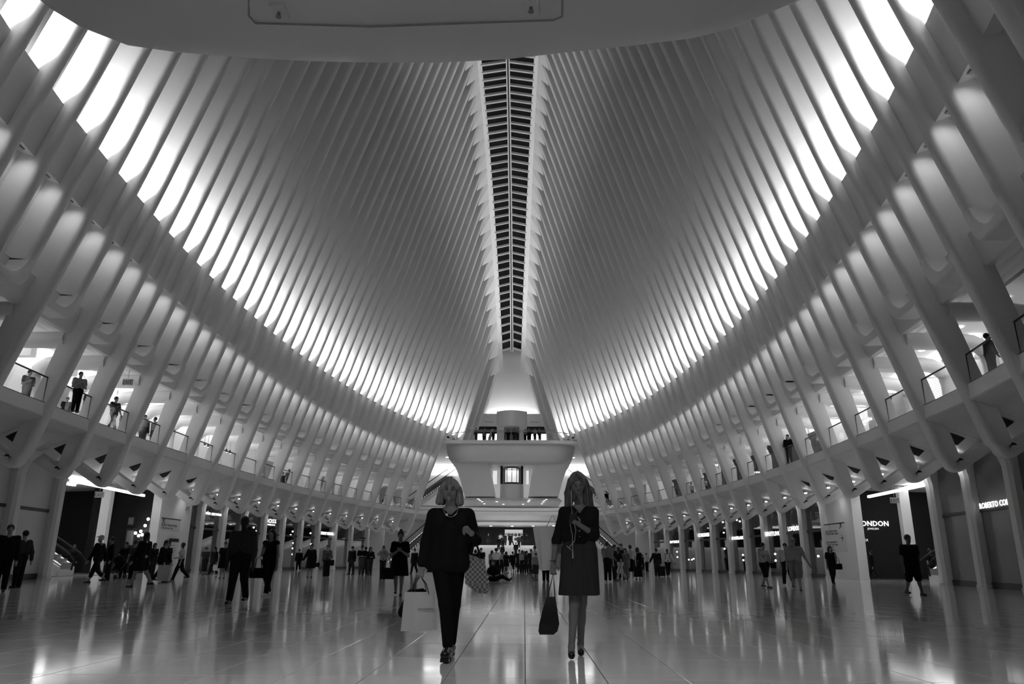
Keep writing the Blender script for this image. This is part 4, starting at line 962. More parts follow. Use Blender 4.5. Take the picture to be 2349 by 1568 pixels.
G('tall woman in dark dress walking left across the left crowd', 326, 25.5, 1.80, rz=-1.9, fem=True, stance='stride2', hair='long', top=('jacket', .008), bottom=('dress', .01), arms=('down', 'fwd'))
G('dark-haired woman half hidden behind the left crowd', 349, 37, 1.62, rz=1.2, fem=True, hair='long', top=('tee', .01))
pa, Ja = G('woman in black leaning forward with a large pale shopping bag', 369, 31, 1.66, rz=1.35, fem=True, stance='stride', hair='pony', top=('sweater', .008), bottom=('trousers', .008), arms=('fwd', 'fwd'), lean=.06)
tote('shopping_bag', 'large pale plastic shopping bag swinging beside the left pier', hand_world(pa, Ja, 'a') + Vector((.05, 0, .05)), .5, .2, .62, cloth(.42, .25, 9), .1)
G('woman in black just ahead of the bag carrier in the left crowd', 381, 32.5, 1.64, rz=1.4, fem=True, hair='pony', stance='walk', top=('sweater', .008), bottom=('trousers', .01))
G('woman in pale t-shirt with shoulder bag walking before the left pier', 414, 35.5, 1.66, rz=-1.2, fem=True, stance='stride', hair='bob', top=('tee', .5), bottom=('trousers', .012), arms=('elbow', 'down'))
G('short stocky person in patterned top at the first left shop', 469, 47, 1.58, rz=.8, girth=1.2, topm=cloth(.05, .9, 30), bottom=('capri', .03))
pa, Ja = G('slim dark figure carrying a small white bag at left', 489, 46, 1.62, rz=-.4, fem=True, hair='long', stance='walk', top=('sweater', .01))
tote('carrier_bag', 'small white carrier bag held near the first left shop', hand_world(pa, Ja, 'b'), .26, .12, .34, cloth(.6), .08)
G('person in black dress standing behind the denim-shirted man', 512, 38, 1.72, rz=.2, fem=True, top=('dress', .008), bottom=('skirt', .008), hair='bun')
# man in denim shirt
pa, Ja = G('large man in faded denim shirt and dark trousers striding forward', 551, 17.0, 1.84, rz=.05, stance='walk', top=('rolled', .045), bottom=('trousers', .016), arms=('down', 'down'), girth=1.18, skinc=.035, hair='short', topm=cloth(.05, .25, 22))
pa, Ja = G('woman in black vest looking at her phone beside the denim-shirted man', 617, 20.6, 1.70, rz=-.15, fem=True, stance='walk2', hair='long', top=('tank', .008), bottom=('trousers', .01), arms=('phone', 'down'), shoe=SHOEW, skinc=.25)
tote('shoulder_bag', 'black shoulder bag slung at the hip of the woman in black vest', Vector((pa.location.x - .28, pa.location.y - .02, 1.0)), .42, .16, .26, cloth(.008), .30)
G('man in dark suit and tie far off along the left shops', 684, 66, 1.78, rz=.1, stance='walk', top=('jacket', .01), bottom=('trousers', .008))
pa, Ja = G('woman in knee-length black coat with handbag at left', 712, 41, 1.70, rz=.1, fem=True, hair='pony', top=('jacket', .008), bottom=('skirt', .008), arms=('out', 'bag'))
tote('handbag', 'black handbag on the arm of the woman in black coat', hand_world(pa, Ja, 'b') + Vector((.08, 0, .25)), .30, .14, .22, cloth(.008), .22)
pa, Ja = G('woman in pale denim jacket and flared trousers at left', 749, 43, 1.70, rz=.1, fem=True, hair='pony', top=('jacket', .10), bottom=('flare', .01), arms=('down', 'elbow'))
tote('handbag', 'square dark handbag beside the woman in flared trousers', hand_world(pa, Ja, 'b') + Vector((.08, 0, .05)), .36, .14, .30, cloth(.01), .16)
G('man in dark cap and jacket standing before the seventh left shop', 806, 50, 1.76, rz=-.5, hair='cap', stance='wide', top=('jacket', .01), bottom=('trousers', .03))
G('man in dark t-shirt with arms folded by the last left shop', 829, 48, 1.76, rz=.3, top=('tee', .01), bottom=('trousers', .06), arms=('cross', 'cross'))
G('short-haired person just behind the arm-folding man', 837, 51, 1.74, rz=PI, top=('tee', .012), bottom=('trousers', .02))
G('long-haired woman in black beside the last left shop', 848, 48, 1.68, rz=.6, fem=True, hair='long', top=('sweater', .01), bottom=('trousers', .04), arms=('cross', 'cross'))
G('person in white t-shirt raising a camera by the far left door', 878, 46.5, 1.70, rz=.2, fem=True, hair='bun', top=('jacket', .02), topm=cloth(.25), bottom=('trousers', .012), arms=('up', 'up'))
pa, Ja = G('woman with hair in a bun and black dress typing on phone', 916, 21.2, 1.70, rz=.1, fem=True, hair='bun', stance='walk2', top=('dress', .008), bottom=('dress', .008), arms=('phone2', 'phone2'), girth=1.1, skinc=.25)
tote('duffel_bag', 'dark duffel bag hanging at the side of the bun-haired woman', Vector((pa.location.x - .33, pa.location.y + .05, 1.0)), .40, .2, .30, cloth(.02), .28)
pa, Ja = G('dark figure with pale bag beneath the far left escalator', 950, 55, 1.72, rz=-.5, stance='walk', top=('jacket', .01))
# far centre
G('man in black watching over the checked tote at the far stairs', 1103, 54, 1.76, rz=.2, top=('tee', .01), arms=('elbow', 'down'))
G('dark head just left of the man in black by the far stairs', 1090, 58, 1.70, rz=PI, fem=True, hair='bob', top=('tee', .02))
G('curly-haired woman in white shirt and long black skirt, back turned', 1138, 52, 1.72, rz=PI, fem=True, hair='afro', top=('polo', .65), bottom=('maxi', .008))
G('slim woman with shoulder bag left of the white-shirted woman', 1128, 60, 1.68, rz=PI, fem=True, hair='long', top=('tee', .25), bottom=('trousers', .012))
G('person in pale top behind the white-shirted woman', 1150, 62, 1.70, rz=PI, top=('tee', .35), bottom=('trousers', .012))
G('child-sized figure in dark top right of the white-shirted woman', 1159, 66, 1.5, rz=.3, top=('tee', .02))
pa, Ja = G('woman in dark dress carrying a white bag before the far stairs', 1161, 60, 1.62, rz=PI - .3, fem=True, hair='long', stance='walk', top=('dress', .012), bottom=('dress', .012))
tote('carrier_bag', 'white carrier bag glowing at the foot of the far stairs', hand_world(pa, Ja, 'a') + Vector((.1, 0, 0)), .26, .12, .36, cloth(.65), .1)
pa, Ja = G('figure with a swinging sports bag centred before the far stairs', 1176, 68, 1.72, rz=PI, stance='walk', top=('shirt', .01), bottom=('capri', .01), arms=('out', 'down'))
tote('sports_bag', 'dark sports bag swinging before the far stairs', hand_world(pa, Ja, 'a'), .5, .2, .3, cloth(.01), .15)
G('person in grey with coat over the arm before the far stairs', 1181, 70, 1.64, rz=PI, stance='stride', top=('jacket', .05), bottom=('mini', .008))
for k, (x, Y, h, c, f) in enumerate(((1191, 62, 1.78, .012, 0), (1198, 60, 1.7, .3, 1), (1203, 62, 1.66, .012, 1), (1208, 60, 1.66, .03, 1), (1218, 59, 1.78, .015, 0))):
    G(('tall dark figure first in the knot of people by the stairs', 'person in pale top second in the knot by the stairs', 'dark woman third in the knot by the stairs', 'woman in grey with white bag fourth in the knot by the stairs', 'man in dark polo with satchel strap at the right of the knot')[k], x, Y, h, rz=(0, .4, -.3, .2, -.8)[k], fem=bool(f), hair=('short', 'long', 'long', 'bob', 'short')[k], top=('tee', c), stance='stand')
G('man in pale shirt half hidden by the hanging white shopping bag', 1229, 44, 1.74, rz=-1.0, top=('shirt', .5), bottom=('trousers', .02), lean=.03)
G('child in patterned top beside the hanging white shopping bag', 1229, 39, 1.3, rz=-.6, topm=cloth(.25, .6, 20), top=('tee', .2), bottom=('shorts', .03))
G('dark-trousered person right behind the young woman with the phone', 1252, 36, 1.74, rz=.3, top=('jacket', .008), bottom=('trousers', .008))
# seated figure
sp = empty('person', at_px(1133, 36.5))
bpy.data.objects.remove(sp)
SB = Blob(.04); SB.cap((0, 0, .12), (0, .05, .55), .17, .17).cap((-.1, 0, .5), (.1, 0, .5), .12).cap((0, .02, .6), (0, 0, .74), .055, .05).ell((0, -.01, .82), (.085, .10, .115)).cap((-.12, 0, .1), (-.1, -.4, .12), .09, .07).cap((.1, 0, .1), (.45, -.35, .22), .09, .07).cap((.45, -.35, .22), (.8, -.45, .06), .06, .05).cap((-.1, -.4, .12), (.25, -.5, .08), .07, .05)
SB.cap((.19, .02, .52), (.3, -.1, .3), .055, .045).cap((.3, -.1, .3), (.12, -.32, .24), .042, .03).cap((-.19, .02, .52), (-.27, -.1, .3), .055, .045).cap((-.27, -.1, .3), (-.05, -.33, .24), .042, .03)
so_ = np_mesh('person', SB.surface(.02), skin(.2), None, at_px(1131, 36.5), 0); tag(so_, 'person in black sitting cross-legged on the floor before the stairs', 'person')
T_ = Blob(.03); T_.cap((0, 0, .14), (0, .05, .55), .20, .20).cap((-.12, 0, .5), (.12, 0, .5), .14).cap((.2, .02, .52), (.3, -.1, .3), .075, .06).cap((-.2, .02, .52), (-.27, -.1, .3), .075, .06); np_mesh('jacket', T_.surface(.02), cloth(.008), so_)
T_ = Blob(.03); T_.cap((-.12, 0, .12), (-.1, -.4, .13), .115, .09).cap((.1, 0, .12), (.45, -.35, .22), .115, .09).cap((.45, -.35, .22), (.74, -.43, .08), .08, .065).cap((-.1, -.4, .13), (.25, -.5, .09), .09, .065); np_mesh('trousers', T_.surface(.02), cloth(.008), so_)
T_ = Blob(.02); T_.ell((0, .01, .84), (.10, .115, .12)).ell((0, -.12, .79), (.08, .09, .10), sub=True); np_mesh('hair', T_.surface(.016), HAIR, so_)
T_ = Blob(.02); T_.cap((.78, -.45, .06), (.88, -.5, .16), .055, .045); np_mesh('shoe', T_.surface(.014), SHOE, so_)
# on the stairs and the landing
def stair_z(Y): return max(0, min(3.05, (math.floor((Y - 98.0) / .62) + 1) * 3.05 / 19)) if Y >= 98 else 0
for k, (x, Y, h, lab, c, rz) in enumerate(((1143, 107.0, 1.72, 'person with dark backpack high on the far stairs', .012, PI), (1153, 107.6, 1.75, 'person with a light-patched backpack high on the far stairs', .05, PI), (1190, 108.3, 1.7, 'figure in mid grey descending at the top of the far stairs', .06, 0), (1183, 104.0, 1.7, 'figure in black midway up the far stairs', .01, PI), (1152, 102.5, 1.7, 'figure in black low on the far stairs', .012, PI))):
    person(lab, at_px(x, Y, stair_z(Y)), h, rz, top=('jacket', c), stance='stand')
for k, (x, lab, c, st) in enumerate(((1148, 'person in pale top on the landing left of the subway sign', .4, 'stand'), (1160, 'dark person in front of the subway sign left edge', .02, 'stand'), (1170, 'man in black standing in front of the subway sign', .01, 'stand'), (1174, 'man in black striding past the subway bullets', .01, 'stride'), (1197, 'figure at the right edge of the subway sign', .01, 'stand'), (1208, 'dark figure at the doors right of the subway sign', .01, 'stand'), (1120, 'dark figure at the doors well left of the subway sign', .01, 'stand'))):
    person(lab, at_px(x, 113.5 + .4 * (k % 3), 3.05, 1250), 1.76, (0, 1.2, .3, PI / 2, 2, PI, .5)[k], top=('jacket', c), stance=st)
# right half
G('man in grey t-shirt and black trousers, back to us, at right queue', 1394, 37, 1.82, rz=2.7, top=('tee', .22), bottom=('trousers', .012), shoe=SHOEW, arms=('down', 'fwd'))
G('dark figure behind the grey t-shirt in the right queue', 1411, 40, 1.74, rz=.6, top=('tee', .01), bottom=('trousers', .01))
G('tallest man at the back of the right queue', 1426, 43, 1.86, rz=-.4, top=('shirt', .012), bottom=('trousers', .012))
G('woman in black top and pale shorts bending in the right queue', 1423, 38.5, 1.64, rz=-1.2, fem=True, stance='stride2', hair='bob', top=('tee', .01), bottom=('shorts', .4), arms=('phone', 'down'), lean=.05)
G('short woman in patterned trousers in the right queue', 1435, 41, 1.58, rz=-.3, fem=True, hair='bob', top=('tee', .12), botm=cloth(.12, .9, 26), bottom=('trousers', .1))
G('man in long pale t-shirt and shorts, back to us, right queue', 1447, 41.5, 1.76, rz=PI - .1, top=('polo', .42), bottom=('shorts', .01), shoe=SHOEW)
G('woman with long dark hair and black cloak at the right of queue', 1463, 42.5, 1.66, rz=PI, fem=True, hair='long', top=('jacket', .008), bottom=('maxi', .008))
G('short dark figure in the distance by the pale end wall', 1475, 79, 1.62, rz=0, top=('tee', .01))
G('man in white shirt holding up a phone by the pale end wall', 1484, 77, 1.74, rz=.5, top=('shirt', .6), bottom=('trousers', .01), arms=('down', 'reach'))
pa, Ja = G('person in black pulling a black suitcase by the right shops', 1507, 51, 1.74, rz=PI, top=('jacket', .008), arms=('down', 'out'))
pa, Ja = G('man in white shirt and backpack straps walking by right shops', 1532, 52.5, 1.76, rz=0, stance='walk', top=('shirt', .5), bottom=('trousers', .01), skinc=.06, arms=('out', 'out'))
bk = MB(); bk.ball((0, 0, .2), .2, 10, 8, 1, .5, 1.15); o = bk.build('backpack', cloth(.02), None, True, pa.location + Vector((0, .2, 1.05))); tag(o, 'dark backpack on the man in white shirt', 'bag')
for s in (-1, 1): MB().tube([(s * .13, -.02, .4), (s * .14, -.2, .46), (s * .14, -.36, .34), (s * .15, -.36, .1), (s * .16, -.1, .0)], .02, 5).build('strap', cloth(.02), o)
pa, Ja = G('stout woman in patterned top and dark shorts facing the right shops', 1754, 29.8, 1.66, rz=.5, fem=True, stance='walk', hair='short', topm=cloth(.30, .5, 26), top=('tee', .3), bottom=('shorts', .01), arms=('reach', 'fwd'), girth=1.22)
tote('crossbody_bag', 'small black crossbody bag on the woman in patterned top', Vector((pa.location.x + .30, pa.location.y - .1, 1.12)), .22, .08, .20, cloth(.008), .2)
G('man in striped polo, pale shorts and cap striding at right', 1824, 27.3, 1.80, rz=-.25, stance='stride2', hair='cap', hairm=cloth(.25), topm=stripes('striped_polo', .16, .40, 9), top=('polo', .3), bottom=('shorts', .20), arms=('down', 'out'), girth=1.28)
G('man in pale t-shirt walking behind the striped polo', 1805, 33.5, 1.76, rz=-.6, stance='stride', top=('tee', .42), bottom=('trousers', .012), shoe=SHOEW, arms=('down', 'fwd'), girth=1.1)
pa, Ja = G('woman in loose black top before the right way-finding pier', 1908, 36, 1.68, rz=0, fem=True, stance='walk', hair='long', top=('dress', .008), bottom=('trousers', .012), arms=('down', 'shoulder'))
tote('handbag', 'black handbag at the side of the woman before the right pier', Vector((pa.location.x + .30, pa.location.y, 1.2)), .34, .14, .26, cloth(.008), .3)
G('dark figure in a striding pose at the right passage shop', 2003, 45, 1.68, rz=-2, fem=True, stance='stride', hair='long', top=('jacket', .008))
pa, Ja = G('heavy man in black shirt and long shorts near the right edge', 2091, 23.8, 1.78, rz=.1, stance='walk2', top=('polo', .01), bottom=('shorts', .008), girth=1.3, skinc=.12, arms=('down', 'down'))
G('slim figure half behind the first near right column', 2137, 42, 1.68, rz=.4, fem=True, hair='bun', stance='walk', top=('dress', .008), bottom=('dress', .008))
# stroller
st = empty('stroller', at_px(268, 36)); tag(st, 'black baby stroller on the left of the concourse', 'stroller')
m = MB(); m.loft([[(-.22 * f, y, z) for f in (1, -1)] + [(-.22, y + .12, z + .08), (.22, y + .12, z + .08)][::-1] for y, z, f in ((-.35, .38, 1), (0, .35, 1), (.25, .62, 1), (.3, .8, 1))]); fixnormals(m.build('seat', cloth(.01), st))
m = MB(); m.ball((0, .12, .85), .28, 10, 6, .9, 1, .8); m.build('hood', cloth(.012), st, True)
for s in (-1, 1):
    MB().tube([(s * .24, -.4, .08), (s * .24, .2, .65), (s * .24, .5, 1.02)], .015, 5).build('frame_bar', DARK, st); MB().tube([(s * .24, .4, .08), (s * .24, -.1, .5)], .015, 5).build('frame_bar', DARK, st)
    for y in (-.42, .42): MB().disc((s * .26 - .02, y, .09), .09, .04, 12, 'x').build('wheel', BLACK, st)
MB().tube([(-.24, .5, 1.02), (.24, .5, 1.02)], .018, 6).build('push_bar', BLACK, st)
sc_ = empty('suitcase', at_px(1518, 50.8)); tag(sc_, 'upright black suitcase with raised handle by the right shops', 'suitcase')
MB().box(-.2, .2, -.13, .13, .05, .65).build('shell', cloth(.01), sc_); MB().tube([(-.1, 0, .65), (-.1, 0, 1.0), (.1, 0, 1.0), (.1, 0, .65)], .012, 5).build('handle', DARK, sc_)
for s in (-1, 1): MB().disc((s * .15 - .02, 0, .04), .04, .04, 8, 'x').build('wheel', BLACK, sc_)
# ------------------------------------------------------------------ people on the galleries and far balcony
def UPR(label, x, yhead, h=1.72, base=6.79, **k):
    p = on_z(x, yhead, base + h * 1.005); return person(label, (p.x, p.y, base), h, **k)
UPR('boy reading at the rail of the left gallery, nearest the viewer', 70, 849, 1.60, rz=1.2, arms=('phone', 'phone'), top=('tee', .05))
pa, Ja = UPR('man in pale patterned shirt holding a tablet on left gallery', 187, 853, 1.74, rz=1.0, arms=('phone', 'phone2'), topm=cloth(.32, .5, 24), top=('tee', .3), bottom=('trousers', .01))
UPR('person in cap and dark vest on the left gallery right of tablet', 209, 894, 1.5, rz=.2, hair='cap', top=('tee', .012), girth=1.15)
UPR('person with head just above the left gallery floor edge', 156, 911, 1.35, rz=.5, top=('tee', .02))
pa, Ja = UPR('man with satchel walking right along the left gallery', 268, 908, 1.74, rz=1.3, stance='stride', top=('tee', .06), bottom=('trousers', .012), arms=('phone', 'fwd'))
UPR('long-haired woman in pale top on the left gallery', 289, 943, 1.60, rz=.4, fem=True, hair='long', top=('tee', .28), bottom=('skirt', .2))
UPR('man in black leaning out on the left gallery, fourth opening', 334, 952, 1.80, rz=.9, top=('jacket', .008), girth=1.2)
UPR('person in grey top beside the leaning man on left gallery', 357, 957, 1.74, rz=-.6, top=('tee', .2), bottom=('trousers', .012))
UPR('man in grey standing alone further along the left gallery', 664, 1076, 1.78, rz=.2, top=('tee', .06), bottom=('trousers', .012))
UPR('dark figure left of the lone grey man on left gallery', 650, 1083, 1.7, rz=.8, top=('jacket', .01))
UPR('dark figure near the far end of the left gallery', 882, 1140, 1.72, rz=.3, top=('jacket', .012))
UPR('pale-shirted figure near the far end of the left gallery', 905, 1141, 1.72, rz=-.4, top=('tee', .4))
UPR('person in cap walking at the right gallery, nearest the viewer', 2318, 716, 1.74, rz=-1.6, hair='cap', hairm=cloth(.08), top=('jacket', .02))
UPR('dark clothed person beside the lit shop sign on right gallery', 2262, 765, 1.78, rz=1.4, top=('jacket', .008), arms=('out', 'down'))
UPR('woman with long dark hair in grey dress on the right gallery', 2040, 909, 1.66, rz=-2.2, fem=True, hair='long', top=('tee', .16), bottom=('dress', .15), arms=('hip', 'down'))
UPR('man in black leaning at the right gallery rail', 1806, 997, 1.80, rz=-.8, top=('jacket', .008), arms=('elbow', 'elbow'))
UPR('dark standing figure at the middle of the right gallery', 1547, 1114, 1.74, rz=.1, top=('jacket', .012))
UPR('pale-topped figure at the middle of the right gallery', 1617, 1096, 1.70, rz=.6, fem=True, hair='long', top=('tee', .45), bottom=('trousers', .01))
UPR('dark figure near a mannequin on the right gallery', 1585, 1107, 1.68, rz=-.6, top=('tee', .3), bottom=('trousers', .01))
UPR('figure descending the far right gallery escalator', 1391, 1127, 1.74, base=8.2, rz=.4, top=('jacket', .01))
UPR('small dark figure near the far end of right gallery', 1420, 1150, 1.6, rz=.4, top=('jacket', .012))
BAL = (('girl in grey top standing at the far balcony rail, leftmost', 1110, 977, 1.30, 15.2, 'tee', .12, 1), ('man in dark jacket second at the far balcony rail', 1132, 972, 1.66, 15.2, 'jacket', .02, 0), ('man with phone at the centre of the far balcony rail', 1166, 971, 1.66, 15.2, 'jacket', .012, 0), ('woman in grey top right of centre at far balcony rail', 1205, 973, 1.6, 15.2, 'tee', .2, 1), ('man in black beside the woman in grey at far balcony', 1215, 971, 1.68, 15.2, 'jacket', .01, 0),
       ('leftmost dark figure on the upper landing behind far balcony', 1093, 965, 1.72, 16.05, 'jacket', .01, 0), ('second dark figure on the upper landing of far balcony', 1113, 965, 1.72, 16.05, 'jacket', .012, 0), ('tall figure hugging at the far balcony door, left of pair', 1180, 963, 1.80, 16.05, 'jacket', .01, 0), ('figure with white shirt print, right of the hugging pair', 1187, 965, 1.72, 16.05, 'tee', .03, 0), ('dark figure behind the man in black on far landing', 1212, 967, 1.7, 16.05, 'jacket', .012, 0), ('pale-topped figure right of centre on the far landing', 1227, 966, 1.7, 16.05, 'tee', .3, 1), ('rightmost dark figure on the upper landing of far balcony', 1238, 964, 1.74, 16.05, 'jacket', .012, 0))
for lab, x, yh, h, base, kd, c, f in BAL:
    Y = 92.4 if base < 16 else 97.3
    p = on_y(x, yh, Y); person(lab, (p.x, Y, base), h, random.uniform(-.6, .6), fem=bool(f), top=(kd, c), arms=('phone', 'phone') if 'phone' in lab else ('down', 'elbow'))
p = on_y(1123, 1003, 92.3); m = MB(); m.loft([[(x0 - w_, -.08, z), (x0 + w_, -.08, z), (x0 + w_, .08, z), (x0 - w_, .08, z)] for z, x0, w_ in ((0, -.05, .12), (.5, .02, .2), (1.1, .2, .16), (1.6, .32, .06))]); o = m.build('folded_parasol', cloth(.45), None, True, (p.x, 92.5, 15.2)); fixnormals(o); tag(o, 'pale wrapped board leaning at the far balcony rail', 'board')

# ------------------------------------------------------------------ the two women in the foreground
def unit(v): v = np.array(v, float); return v / np.linalg.norm(v)
def hand(B, w, d, n, t, curl, k=.010, size=1.0):
    # wrist, direction, curl direction, thumb side, finger bend per joint
    d, n, t = unit(d), unit(n), unit(t); w = np.array(w, float); z = size
    for o in (-.024, -.008, .008, .024): B.cap(w + t * o * .6 * z, w + d * .082 * z + t * o * z, .0135 * z, .0125 * z, k)
    tips = []
    for i, L in enumerate((.070, .078, .072, .056)):
        p = w + d * .086 * z + t * (.027 - .018 * i) * z; a = 0.0
        for seg, f in enumerate((.45, .30, .25)):
            a += curl * (1.0, 1.15, .9)[seg]; q = p + (d * math.cos(a) + n * math.sin(a)) * L * f * z
            B.cap(p, q, (.0092 - .001 * seg) * z, (.0086 - .001 * seg) * z, k * .6); p = q
        tips.append(p)
    p = w + d * .022 * z + t * .026 * z; q = p + unit(d * .55 + t * .65 + n * .35) * .042 * z; r = q + unit(d * .8 + n * .6 - t * .05) * .032 * z
    B.cap(p, q, .0125 * z, .0105 * z, k); B.cap(q, r, .0098 * z, .008 * z, k * .6)
    return tips
def head(B, c, R, s=1.0):
    c = np.array(c, float)
    def q(x, y, z): return c + R @ (V(x, y, z) * s)
    B.ell(q(0, .012, .035), V(.074, .092, .090) * s, R, .03); B.cap(q(0, -.045, .0), q(0, -.052, -.062), .046 * s, .030 * s, .035)
    B.cap(q(-.034, -.02, -.045), q(.034, -.02, -.045), .034 * s, None, .03)
    for e in (-1, 1):
        B.ell(q(e * .046, -.050, -.012), V(.024, .022, .024) * s, R, .02)                       # cheek
        B.ell(q(e * .075, .012, -.004), V(.009, .018, .030) * s, R, .01)                        # ear
        B.ell(q(e * .031, -.096, .012), V(.017, .018, .011) * s, R, .010, sub=True)             # eye socket
        B.ell(q(e * .031, -.076, .012), V(.013, .012, .010) * s, R, .005)                       # lid
        B.cap(q(e * .014, -.087, .030), q(e * .046, -.079, .031), .0085 * s, .007 * s, .012)    # brow
    B.cap(q(0, -.086, .020), q(0, -.104, -.018), .0085 * s, .0115 * s, .012); B.ell(q(-.010, -.096, -.022), V(.007, .008, .006) * s, R, .006); B.ell(q(.010, -.096, -.022), V(.007, .008, .006) * s, R, .006)
    B.cap(q(-.018, -.084, -.043), q(.018, -.084, -.043), .0065 * s, None, .008); B.cap(q(-.014, -.083, -.053), q(.014, -.083, -.053), .0068 * s, None, .008)
    B.ell(q(0, -.072, -.082), V(.020, .018, .016) * s, R, .02)
    return q
def rotx(a): c, s_ = math.cos(a), math.sin(a); return np.array([[1, 0, 0], [0, c, -s_], [0, s_, c]])
def roty(a): c, s_ = math.cos(a), math.sin(a); return np.array([[c, 0, s_], [0, 1, 0], [-s_, 0, c]])
def strand_mat(name, c0, c1):
    if name in MATS: return MATS[name]
    m = bpy.data.materials.new(name); m.use_nodes = True; nt = m.node_tree; b = nt.nodes['Principled BSDF']; b.inputs['Roughness'].default_value = 0.4
    tc = nt.nodes.new('ShaderNodeTexCoord'); mp = nt.nodes.new('ShaderNodeMapping'); mp.inputs['Scale'].default_value = (90, 60, 5)
    nz = nt.nodes.new('ShaderNodeTexNoise'); nz.inputs['Scale'].default_value = 1.0; nz.inputs['Detail'].default_value = 3
    mr = nt.nodes.new('ShaderNodeMapRange'); mr.inputs[1].default_value = .3; mr.inputs[2].default_value = .7; mr.inputs[3].default_value = c0; mr.inputs[4].default_value = c1; cb = nt.nodes.new('ShaderNodeCombineColor')
    nt.links.new(tc.outputs['Object'], mp.inputs[0]); nt.links.new(mp.outputs[0], nz.inputs['Vector']); nt.links.new(nz.outputs['Fac'], mr.inputs[0])
    for i in range(3): nt.links.new(mr.outputs[0], cb.inputs[i])
    bp = nt.nodes.new('ShaderNodeBump'); bp.inputs['Strength'].default_value = .8; bp.inputs['Distance'].default_value = .006; nt.links.new(nz.outputs['Fac'], bp.inputs['Height']); nt.links.new(bp.outputs[0], b.inputs['Normal'])
    nt.links.new(cb.outputs[0], b.inputs['Base Color']); MATS[name] = m; return m
EYE = mat('eye_dark', .01, .15); LIP = mat('lip_tone', .14, .45); BROW = mat('brow_dark', .05, .7)
def face_parts(root, q, s=1.0, closed=False, brow=None):
    for e in (-1, 1):
        if not closed:
            p = q(e * .031, -.0885, .012); MB().ball(tuple(p), .0055 * s, 8, 6, 1.7, .6, .85).build('eye', EYE, root, True)
        pts = [tuple(q(e * (.016 + .010 * k), -.0985 + .0022 * k * k, .0335 + .0018 * math.sin(k))) for k in range(4)]; MB().tube(pts, [.003, .0042, .0038, .002], 6).build('eyebrow', brow or BROW, root)
        pts = [tuple(q(e * (.018 + .0075 * k), -.0925 + .0015 * k * k, (.0145 if not closed else .007) + .002 * math.sin(1 + k))) for k in range(4)]; MB().tube(pts, [.0015, .0026, .0026, .0014], 5).build('eyelash', EYE, root)
    pts = [tuple(q(-.021 + .007 * k, -.0925 + .00025 * (k - 3) ** 2 * 3, -.047 + (.0012 if k in (2, 4) else 0))) for k in range(7)]; MB().tube(pts, [.001, .0035, .005, .0048, .005, .0035, .001], 6).build('lips', LIP, root)

RES = .0068
# ---- woman in black blazer (left)
YA = 7.72; OA = on_y(1029, 1510, YA); OA.z = 0
def A(x, y, dy=0.0):
    p = on_y(x, y, YA + dy); return V(p.x - OA.x, dy, p.z)
B_ = Blob(.03); R = roty(.05) @ rotx(-.02); qA = head(B_, A(1033, 1127), R, 1.02)
B_.cap(A(1034, 1172, .02), A(1034, 1148, .015), .056, .052); 
for x in (1006, 1064): B_.cap(A(1034, 1175, .02), A(x, 1178, .02), .060, .058)
for x in (1013, 1056): B_.cap(A(x, 1195, .01), A(x, 1245, .02), .105, .095); B_.ell(A(x, 1205, -.06), (.075, .07, .075))
for x in (1015, 1048): B_.cap(A(x, 1245, .02), A(x - 2, 1290, .03), .10, .115)
shl, ell_, wrl = A(995, 1182, .02), A(978, 1245, .03), A(967, 1296, -.02)
B_.cap(shl, ell_, .055, .043); B_.cap(ell_, wrl, .042, .026)
tipsA = hand(B_, wrl, (-.05, -.15, -1), (.15, -.9, 0), (1, 0, 0), .75)
shr, elr, wrr = A(1074, 1182, .02), A(1090, 1238, -.02), A(1081, 1222, -.21)
B_.cap(shr, elr, .055, .043); B_.cap(elr, wrr, .042, .026); hand(B_, wrr, (-.45, -.45, .30), (-.3, .55, -.75), (.1, -.6, .8), 1.0)
hipl, knl, anl = A(1014, 1300, .02), A(1023, 1385, -.08), A(1027, 1483, -.10)
hipr, knr, anr = A(1044, 1300, .03), A(1040, 1385, .08), A(1035, 1475, .26)
for hp_, kn_, an_ in ((hipl, knl, anl), (hipr, knr, anr)): B_.cap(hp_, kn_, .092, .060); B_.cap(kn_, an_, .058, .036); B_.cap(an_ + V(0, .03, -.02), an_ + V(-.005, -.13, -.055), .036, .026)
wa = np_mesh('person', B_.surface(RES), skin(.24), None, OA, 0); tag(wa, 'older woman in black trouser suit walking forward with shopping bags', 'person')
face_parts(wa, qA, 1.02)
BLZ = cloth(.008, .2, 30, .75)
T_ = Blob(.025)
for x in (1011, 1058): T_.cap(A(x, 1195, .01), A(x, 1245, .02), .124, .116); T_.ell(A(x, 1205, -.06), (.092, .088, .092))
for x, xe in ((1013, 1004), (1050, 1056)): T_.cap(A(x, 1245, .02), A(xe, 1292, .03), .118, .134)
T_.cap(A(1032, 1215, -.02), A(1030, 1292, .0), .12, .13)
T_.cap(A(1030, 1180, .03), shl + V(.01, 0, .006), .066, .068); T_.cap(A(1040, 1180, .03), shr + V(-.01, 0, .006), .066, .068)
T_.cap(shl, ell_, .069, .060); T_.cap(ell_, ell_ * .1 + wrl * .9, .059, .046); T_.cap(shr, elr, .069, .060); T_.cap(elr, elr * .3 + wrr * .7, .059, .048)
T_.ell(A(1031, 1153, -.06), (.072, .17, .082), k=.01, sub=True); T_.ell(A(1027, 1166, -.19), (.042, .13, .088), k=.008, sub=True)
np_mesh('blazer', T_.surface(RES, zmin=float(A(1030, 1312)[2])), BLZ, wa)
T_ = Blob(.02)
T_.cap(A(1016, 1275, .03), A(1046, 1275, .03), .125); T_.cap(A(1030, 1262, .02), A(1030, 1300, .03), .12)
